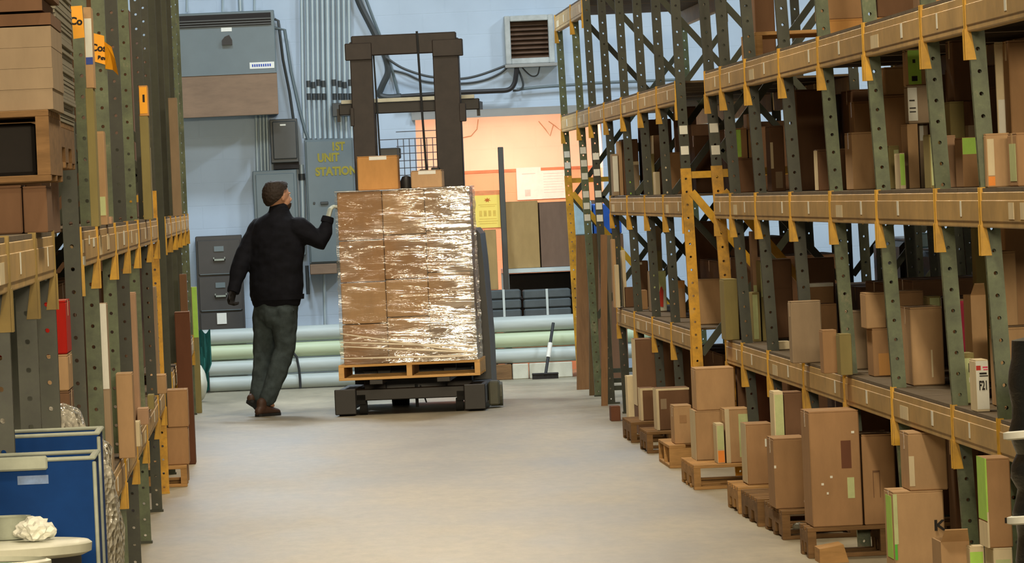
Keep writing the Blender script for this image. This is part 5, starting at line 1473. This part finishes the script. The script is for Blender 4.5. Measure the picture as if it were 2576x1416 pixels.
lc(LL + .0135, 374, 722, 393, .05, .3, 'grey', 'tall pale carton beside the yellow left post with a pinkish face', zlim=1.3, Y=40.6, front=(('pinkish', .0, .7, .4, 1),))
zt_ = EYE - uv(222, 222)[1] * 25.5 / F
lc(LEV_U + .0135, 216, 222, 236, .03, .3, 'olive', 'olive carton under the narrow one with the white and blue label', zlim=zt_, Y=25.5)
lc(zt_ + .001, 210, 18, 230, .03, .28, 'tan', 'narrow tan carton with a white and blue label high on the left', Y=25.51, front=(('white', .1, .98, .38, .86), ('blue', .1, .98, .29, .38)))
lc(LEV_U + .0135, 236, 330, 262, .03, .3, 'tan', 'tan carton between the first two left posts above the middle beam', Y=27.95, front=(('palegreen', .3, .9, .1, .3),))
zt_ = EYE - uv(362, 292)[1] * 36.5 / F
lc(LEV_U + .0135, 352, 292, 374, .03, .3, 'olive', 'olive carton under the orange-labelled one between the dark left posts', zlim=zt_, Y=36.5)
lc(zt_ + .001, 350, 215, 372, .03, .28, 'ochre', 'small carton with an orange front label between the dark left posts', Y=36.51, front=(('amber', .05, .9, .08, .95), ('ink', .4, .65, .45, .7)))
lc(LEV_U + .0135, 362, 368, 378, .03, .3, 'cream', 'thin cream carton between the dark left posts above the beam', Y=38.6)
lc(LEV_U + .0135, 424, 246, 446, .03, .3, 'grey', 'tall pale tan carton near the far end of the left rack', Y=46.3)
lc(LEV_U + .0135, 262, 545, 282, .04, .3, 'pinkish', 'low pinkish carton lying on the left middle beam', Y=29.4)
rng2 = random.Random(5)
for ys in (LY, [45.4, 48.0, 50.6, 53.2, 55.8, 58.2]):
    for ya, yb in zip(ys, ys[1:]):
        for z_, h_ in ((0.0, .42), (LL + .0135, .72), (LEV_U + .0135, 1.3)):
            w_ = (yb - ya - .18) / 2
            for k in range(2):
                y0 = ya + .09 + k * w_
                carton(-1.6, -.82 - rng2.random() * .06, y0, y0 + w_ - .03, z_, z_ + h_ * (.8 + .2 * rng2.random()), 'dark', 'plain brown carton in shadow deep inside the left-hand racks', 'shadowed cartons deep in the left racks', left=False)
# nearest left bay: dark cartons on the deck, pallet, flat bundles
lc(LEV_U + .0135, -60, 468, 55, -.10, .5, 'dark', 'dark brown carton on the nearest left beam, under the pallet', Y=20.6, zlim=1.687)
lc(LEV_U + .0135, 58, 468, 118, -.03, .5, 'dark', 'narrow dark carton on the nearest left beam, right-hand one under the pallet', Y=20.6, zlim=1.687)
Yp = 20.55
zb = 1.6875
xr = uv(128, 440)[0] * Yp / F
pallet(xr - 1.0, xr, Yp, Yp + 1.2, zb, 'weathered pallet with a dark opening at the left edge, carrying flat cardboard', .195, 'oldwood', notch=False)
def bundle(x0, x1, y0, y1, z0, z1, n, label, m, jit, seed, gap=.18):
    r_ = random.Random(seed); t = thing('cardboard_bundle', label, 'cardboard', ((x0 + x1) / 2, (y0 + y1) / 2, z0), 'bundles of flat cardboard')
    mb = MB(); h = (z1 - z0) / n
    for k in range(n):
        a = r_.uniform(-jit, jit)
        mb.box(x0, x1 + a, y0 + r_.uniform(0, jit), y1, z0 + k * h, z0 + (k + 1) * h - h * gap)
    part('sheets', mb, M[m], t, stuff=True); return t
mb = MB(); mb.box(xr - .46, xr - .05, Yp + .35, Yp + 1.1, zb + .020, zb + .165, .01); solo('opening_shade', mb, M['ink'], 'black block added as the shade in the opening of the near left pallet', 'shade block')  # black block added for the dark shade inside the pallet opening
z2 = zb + .196
q = R(-60, 68, 131, 272, Yp + .03)
bundle(q[0], q[1], Yp + .03, Yp + 1.1, z2, q[3], 4, 'thick plain brown bundle of flat cardboard at the upper left', 'grey', .002, 1, .012)
q2 = R(-60, -70, 128, 60, Yp + .03)
bundle(q[0], q[1] - .01, Yp + .05, Yp + 1.1, q[3] + .004, q[3] + .2, 5, 'dark topmost bundle of flat cardboard at the upper left', 'dark', .012, 2)
Y5 = 22.3
xb = uv(182, 150)[0] * (Y5 + 1.9) / F
zlo, zhi = EYE - uv(160, 300)[1] * Y5 / F, EYE - uv(160, -40)[1] * Y5 / F
pallet(xb - 1.05, xb - .005, Y5, Y5 + 1.9, zlo - .14, 'weathered pallet beneath the striped cardboard bundle', .139, 'oldwood')
carton(xb - 1.0, xb - .06, Y5 + .05, Y5 + 1.85, LEV_U + .001, zlo - .141, 'dark', 'dark carton holding up the pallet of the striped bundle', left=False)
t = bundle(xb - 1.0, xb, Y5, Y5 + 1.9, zlo, zhi, 34, 'striped grey stack of flat cardboard edges beside the first green left post', 'greyboard', .006, 3)
# a bay deck that carries them: rail between the two left racks
t = thing('rack_shelf', 'steel shelf bridging the gap between the near left rack bays', 'shelf', (XLF - .5, 23.6, 0))
mb = MB(); mb.box(XLF - 1.05, XLF - .08, 22.2, 25.1, LEV_U - .03, LEV_U); part('deck', mb, M['deck'], t)
for lx in (XLF - 1.05, XLF - .14):
    for ly in (22.2, 25.03):
        mb = MB(); mb.box(lx, lx + .06, ly, ly + .06, 0, LEV_U - .03); part('leg', mb, M['bracegreen'], t)
# red crate on its cartons in the gap between the near left bays
xr2 = uv(167, 820)[0] * 23.2 / F
za, zb2, zc2 = [EYE - uv(147, q)[1] * 23.2 / F for q in (985, 892, 757)]
carton(xr2 - .4, xr2, 23.2, 23.7, 0, za, 'dark', 'dark carton lowest under the red box in the near left gap', left=False)
carton(xr2 - .4, xr2, 23.2, 23.7, za + .001, zb2, 'tan', 'tan carton directly under the red box in the near left gap', left=False)
carton(xr2 - .4, xr2, 23.2, 23.7, zb2 + .001, zc2, 'redbox', 'bright red box in the gap between the near left posts', left=False)
# orange tags
def tagsheet(pts, Y, label, words, fold=None):
    t = thing('warning_tag', label, 'tag', tuple(P(*pts[0], Y)), 'orange tags on the left posts')
    mb = MB(); n = len(pts)
    A = [P(x, y, Y) for x, y in pts]
    f = [mb.bm.verts.new(p) for p in A]; b = [mb.bm.verts.new(p + Vector((0, .0015, 0))) for p in A]
    mb.bm.faces.new(f); mb.bm.faces.new(b[::-1])
    for k in range(n): mb.bm.faces.new((f[k], f[(k + 1) % n], b[(k + 1) % n], b[k]))
    sh = part('sheet', mb, M['amber'], t)
    if fold:
        mb = MB(); A = [P(x, y, Y + d_) for x, y, d_ in fold]; n = len(A)
        f = [mb.bm.verts.new(p) for p in A]; b = [mb.bm.verts.new(p + Vector((0, .0015, 0))) for p in A]
        mb.bm.faces.new(f); mb.bm.faces.new(b[::-1])
        for k in range(n): mb.bm.faces.new((f[k], f[(k + 1) % n], b[(k + 1) % n], b[k]))
        part('folded_corner', mb, M['amber'], t)
    for w_, x, y, s in words:
        p = P(x, y, Y - .0012); part('lettering', text_mb(w_, s, facing(p.x, p.y, p.z, 1, 1, math.radians(6)), .0004, .0015), M['ink'], sh)
tagsheet([(178, 16), (206, 14), (213, 94), (185, 98)], 25.158, 'upper orange tag with two bold letters on the first left post', [('Co', 191, 54, .034)])
tagsheet([(230, 82), (262, 90), (266, 163), (231, 153)], 30.758, 'lower crumpled orange tag with a folded corner on the left posts', [('Cos', 248, 121, .04), ('Bev', 256, 146, .022)],
         [(262, 104, 0), (281, 118, -.03), (290, 150, -.05), (298, 190, -.06), (284, 176, -.02), (265, 173, 0)])
# boxes on a pallet at the aisle edge, left of the man
pallet(-.98, -.545, 43.3, 44.4, 0, 'pale pallet at the left aisle edge beside the yellow post', .12, notch=False)
lc(.121, 420, 1070, 474, .06, .5, 'kraft', 'lower brown carton of the pair on the left-hand pallet', Y=43.5, zlim=.335)
lc(.337, 420, 972, 472, .06, .5, 'kraft', 'upper brown carton of the pair on the left-hand pallet', Y=43.5, zlim=.55)
lc(0.0, 440, 785, 478, .05, .4, 'red', 'tall reddish brown carton behind the left-hand pallet', Y=47.0)
lc(0.0, 452, 690, 470, .04, .3, 'dark', 'dark tall carton at the far left behind the reddish one', Y=49.2)
lc(0.0, 478, 722, 496, .05, .3, 'olive', 'slim carton with a bright green edge at the end of the left rack', Y=58.6, front=(('lime', .3, 1, .6, 1),))
# white sack and green cloth at the far end of the left racks
s_ = uv(508, 1012)[1] / 1.6; Ys = F / s_
xc = uv(508, 960)[0] / s_
mb = MB(); ell(mb, Vector((0, 0, 0)), (Vector((1, 0, 0)), Vector((0, 1, 0)), UP), (1, 1, 1), 28)
for v in mb.bm.verts:
    c = v.co.copy(); zz = .16 + .15 * c.z
    k = 1.0 - .35 * max(0, c.z); v.co = Vector((xc - .02 + .062 * c.x * k, Ys + .15 + .14 * c.y * k, max(zz, .012) )) + Vector((1, 1, .4)) * .008 * noise.noise(c * 4)
solo('sack', mb, M['offwhite'], 'white sack standing at the far end of the left rack by the pipes', 'sack', None, True)
mb = MB()
n = 10; grid = {}
for i in range(n):
    for j in range(8):
        x = -.66 + .10 * i / (n - 1); z = .012 + .52 * j / 7
        grid[i, j] = mb.bm.verts.new((x - .03 * (j < 3), 64.62 + .03 * math.sin(i * 1.3) + .02 * math.sin(j * 1.1 + i), z + .02 * math.sin(i * .9)))
for i in range(n - 1):
    for j in range(7): mb.bm.faces.new((grid[i, j], grid[i + 1, j], grid[i + 1, j + 1], grid[i, j + 1]))
bmesh.ops.solidify(mb.bm, geom=mb.bm.faces[:], thickness=.012)
solo('cloth', mb, M['teal'], 'green cloth draped over the left ends of the pipes', 'cloth', None, True)

# drums in the near left corner
def place(xr, yt, Y, r):
    u = uv(xr, yt)[0]; return u * Y / F - r, EYE - uv(xr - 100, yt)[1] * Y / F
def bin_(xr, yt, y0, y1, wdt, label, smudge=False):
    """open steel bin with rolled pale rim, on short feet"""
    x1 = uv(xr, yt)[0] * y0 / F; x0 = x1 - wdt; z1 = EYE - uv(xr - 100, yt)[1] * y0 / F
    t = thing('steel_bin', label, 'bin', ((x0 + x1) / 2, (y0 + y1) / 2, 0), 'blue steel bins in the near left corner')
    w_ = .006
    mb = MB(); mb.box(x0, x1, y0, y0 + w_, .1, z1); part('front_panel', mb, M['bluedrum'], t)
    mb = MB(); mb.box(x0, x1, y1 - w_, y1, .1, z1); part('back_panel', mb, M['bluedrum'], t)
    mb = MB(); mb.box(x0, x0 + w_, y0 + w_, y1 - w_, .1, z1); part('side_panel', mb, M['bluedrum'], t)
    mb = MB(); mb.box(x1 - w_, x1, y0 + w_, y1 - w_, .1, z1); part('side_panel', mb, M['bluedrum'], t)
    mb = MB(); mb.box(x0, x1, y0, y1, .09, .1); part('bottom_panel', mb, M['bluedrum'], t)
    mb = MB(); r = .005
    mb.box(x0 - r, x1 + r, y0 - r, y0 + .012, z1 - .002, z1 + .007, .003); mb.box(x0 - r, x1 + r, y1 - .012, y1 + r, z1 - .002, z1 + .007, .003)
    mb.box(x0 - r, x0 + .012, y0 + .012, y1 - .012, z1 - .002, z1 + .007, .003); mb.box(x1 - .012, x1 + r, y0 + .012, y1 - .012, z1 - .002, z1 + .007, .003); part('rim', mb, M['rim'], t)
    mb = MB(); mb.box(x1 - .004, x1 + .005, y0 - .004, y0 + .008, .1, z1 - .006, .002); part('corner_edge', mb, M['rim'], t)
    for fx in (x0 + .03, x1 - .09):
        for fy in (y0 + .02, y1 - .08): mb = MB(); mb.box(fx, fx + .06, fy, fy + .06, 0, .09); part('foot', mb, M['black'], t)
    if smudge:
        mb = MB(); a, b, c, d_ = R(44, 1196, 122, 1218, y0); mb.box(a, b, y0 - .0015, y0 - .0003, c, d_, .0); part('label', mb, mat('pale_blue_patch', (96, 124, 170), .5, var=.3, scale=30), t)  # paler blue patch on the front panel
        mb = MB(); mb.box(x0, uv(120, 1165)[0] * y0 / F, y0 - .022, y0 - .0085, z1 - .02, z1 + .012, .004); part('hinge_bar', mb, M['rim'], t)
    return t
bin_(247, 1096, 18.95, 19.4, .9, 'blue steel bin with a thin pale rim standing behind the nearer blue bin')
bin_(236, 1158, 17.3, 17.75, .9, 'nearest blue steel bin in the lower left corner, with a paler blue patch', True)
# dark drum with an off-white lid and crumpled paper, green-rimmed one below
Yw = 16.6
cx3, zt3 = place(232, 1362, Yw, .27)
t = thing('lidded_drum', 'dark drum with a broad off-white lid at the bottom left corner', 'drum', (cx3, Yw, 0), None)
mb = MB(); mb.lathe(cx3, Yw, [(0, 0), (.235, 0), (.24, .02), (.245, zt3 - .03), (0, zt3 - .03)], 56); part('drum_body', mb, M['black'], t, True)
mb = MB(); mb.lathe(cx3, Yw, [(0, zt3 - .03), (.25, zt3 - .03), (.268, zt3 - .022), (.27, zt3 - .004), (.262, zt3 + .002), (.0, zt3 + .004)], 64); part('lid', mb, M['offwhite'], t, True)
for k, (px, s) in enumerate(((92, .035), (68, .028), (110, .024))):
    p = P(px, 1340, Yw - .05); mb = MB()
    bmesh.ops.create_icosphere(mb.bm, subdivisions=3, radius=1.0)
    for v in mb.bm.verts:
        d_ = 1 + .45 * noise.noise(v.co * 2.6 + Vector((k * 5, 0, 0))); v.co = Vector((p.x + v.co.x * s * d_, Yw - .05 + .05 * k + v.co.y * s * d_, zt3 + .0045 + s * .75 + max(v.co.z * d_, -.98) * s * .75))
    solo('crumpled_paper', mb, M['white'], ['crumpled white paper on the off-white lid, the largest of three', 'small crumpled white paper at the left on the off-white lid', 'small crumpled white paper at the right on the off-white lid'][k], 'paper', 'crumpled papers on the lid')
p = P(10, 1308, Yw + .12); mb = MB(); mb.lathe(p.x, Yw + .12, [(0, zt3 + .0045), (.05, zt3 + .0045), (.055, zt3 + .012), (.056, zt3 + .05), (.06, zt3 + .055), (.05, zt3 + .055), (.048, zt3 + .014), (0, zt3 + .012)], 32)
solo('tin', mb, M['rim'], 'round tin with a pale rim on the off-white lid at the left edge', 'tin', None, True)
Yg = 15.6
cxg, ztg = place(132, 1412, Yg, .20)
t = thing('bucket', 'green-topped bucket with a pale rim at the very bottom left', 'bucket', (cxg, Yg, 0))
mb = MB(); mb.lathe(cxg, Yg, [(0, 0), (.16, 0), (.19, ztg - .02), (0, ztg - .02)], 48); part('bucket_body', mb, M['black'], t, True)
mb = MB(); mb.lathe(cxg, Yg, [(.18, ztg - .025), (.198, ztg - .02), (.198, ztg), (.188, ztg + .004), (.182, ztg - .006)], 48); part('rim', mb, M['offwhite'], t, True)
mb = MB(); mb.lathe(cxg, Yg, [(0, ztg - .018), (.181, ztg - .018), (.181, ztg - .008), (0, ztg - .006)], 48); part('lid', mb, mat('green_lid', (60, 120, 80), .5), t, True)
# clear film wrapped bale behind the drums
Yf = 22.4
xr_ = uv(286, 1150)[0] * Yf / F; ztf = EYE - uv(200, 1040)[1] * Yf / F; zb_ = EYE - uv(270, 1285)[1] * Yf / F
t = thing('film_bale', 'bale of crumpled clear plastic film bulging beside the blue drums', 'plastic film', (xr_ - .3, Yf + .3, 0))
def bulge(name, c, r, m, sd, flat=.02):
    mb = MB(); bmesh.ops.create_icosphere(mb.bm, subdivisions=5, radius=1.0)
    for v in mb.bm.verts:
        o = v.co.copy(); s = 1 + .10 * noise.noise(o * 3 + Vector((sd, 0, 0))) + .05 * noise.noise(o * 11)
        q = [math.copysign(abs(o[i]) ** .62, o[i]) * s for i in range(3)]
        v.co = Vector((c[0] + q[0] * r[0], c[1] + q[1] * r[1], max(c[2] + q[2] * r[2], flat)))
    return part(name, mb, m, t, True)
fmat, nt_, b_ = newmat('crinkled_clear_film')
tc_ = N(nt_, 'ShaderNodeTexCoord'); v1 = N(nt_, 'ShaderNodeTexVoronoi', Scale=48.0); nt_.links.new(tc_.outputs['Object'], v1.inputs['Vector'])
bn_ = N(nt_, 'ShaderNodeBump', Strength=1.0, Distance=.03); nt_.links.new(v1.outputs['Distance'], bn_.inputs['Height']); nt_.links.new(bn_.outputs[0], b_.inputs['Normal'])
b_.inputs['Base Color'].default_value = lin((206, 200, 184)); b_.inputs['Roughness'].default_value = .06; b_.inputs['Alpha'].default_value = .8; b_.inputs['Specular IOR Level'].default_value = .9
bulge('film', (xr_ - .31, Yf + .3, (ztf + .05) / 2 + .02), (.31, .3, (ztf - .05) / 2), fmat, 2.0)
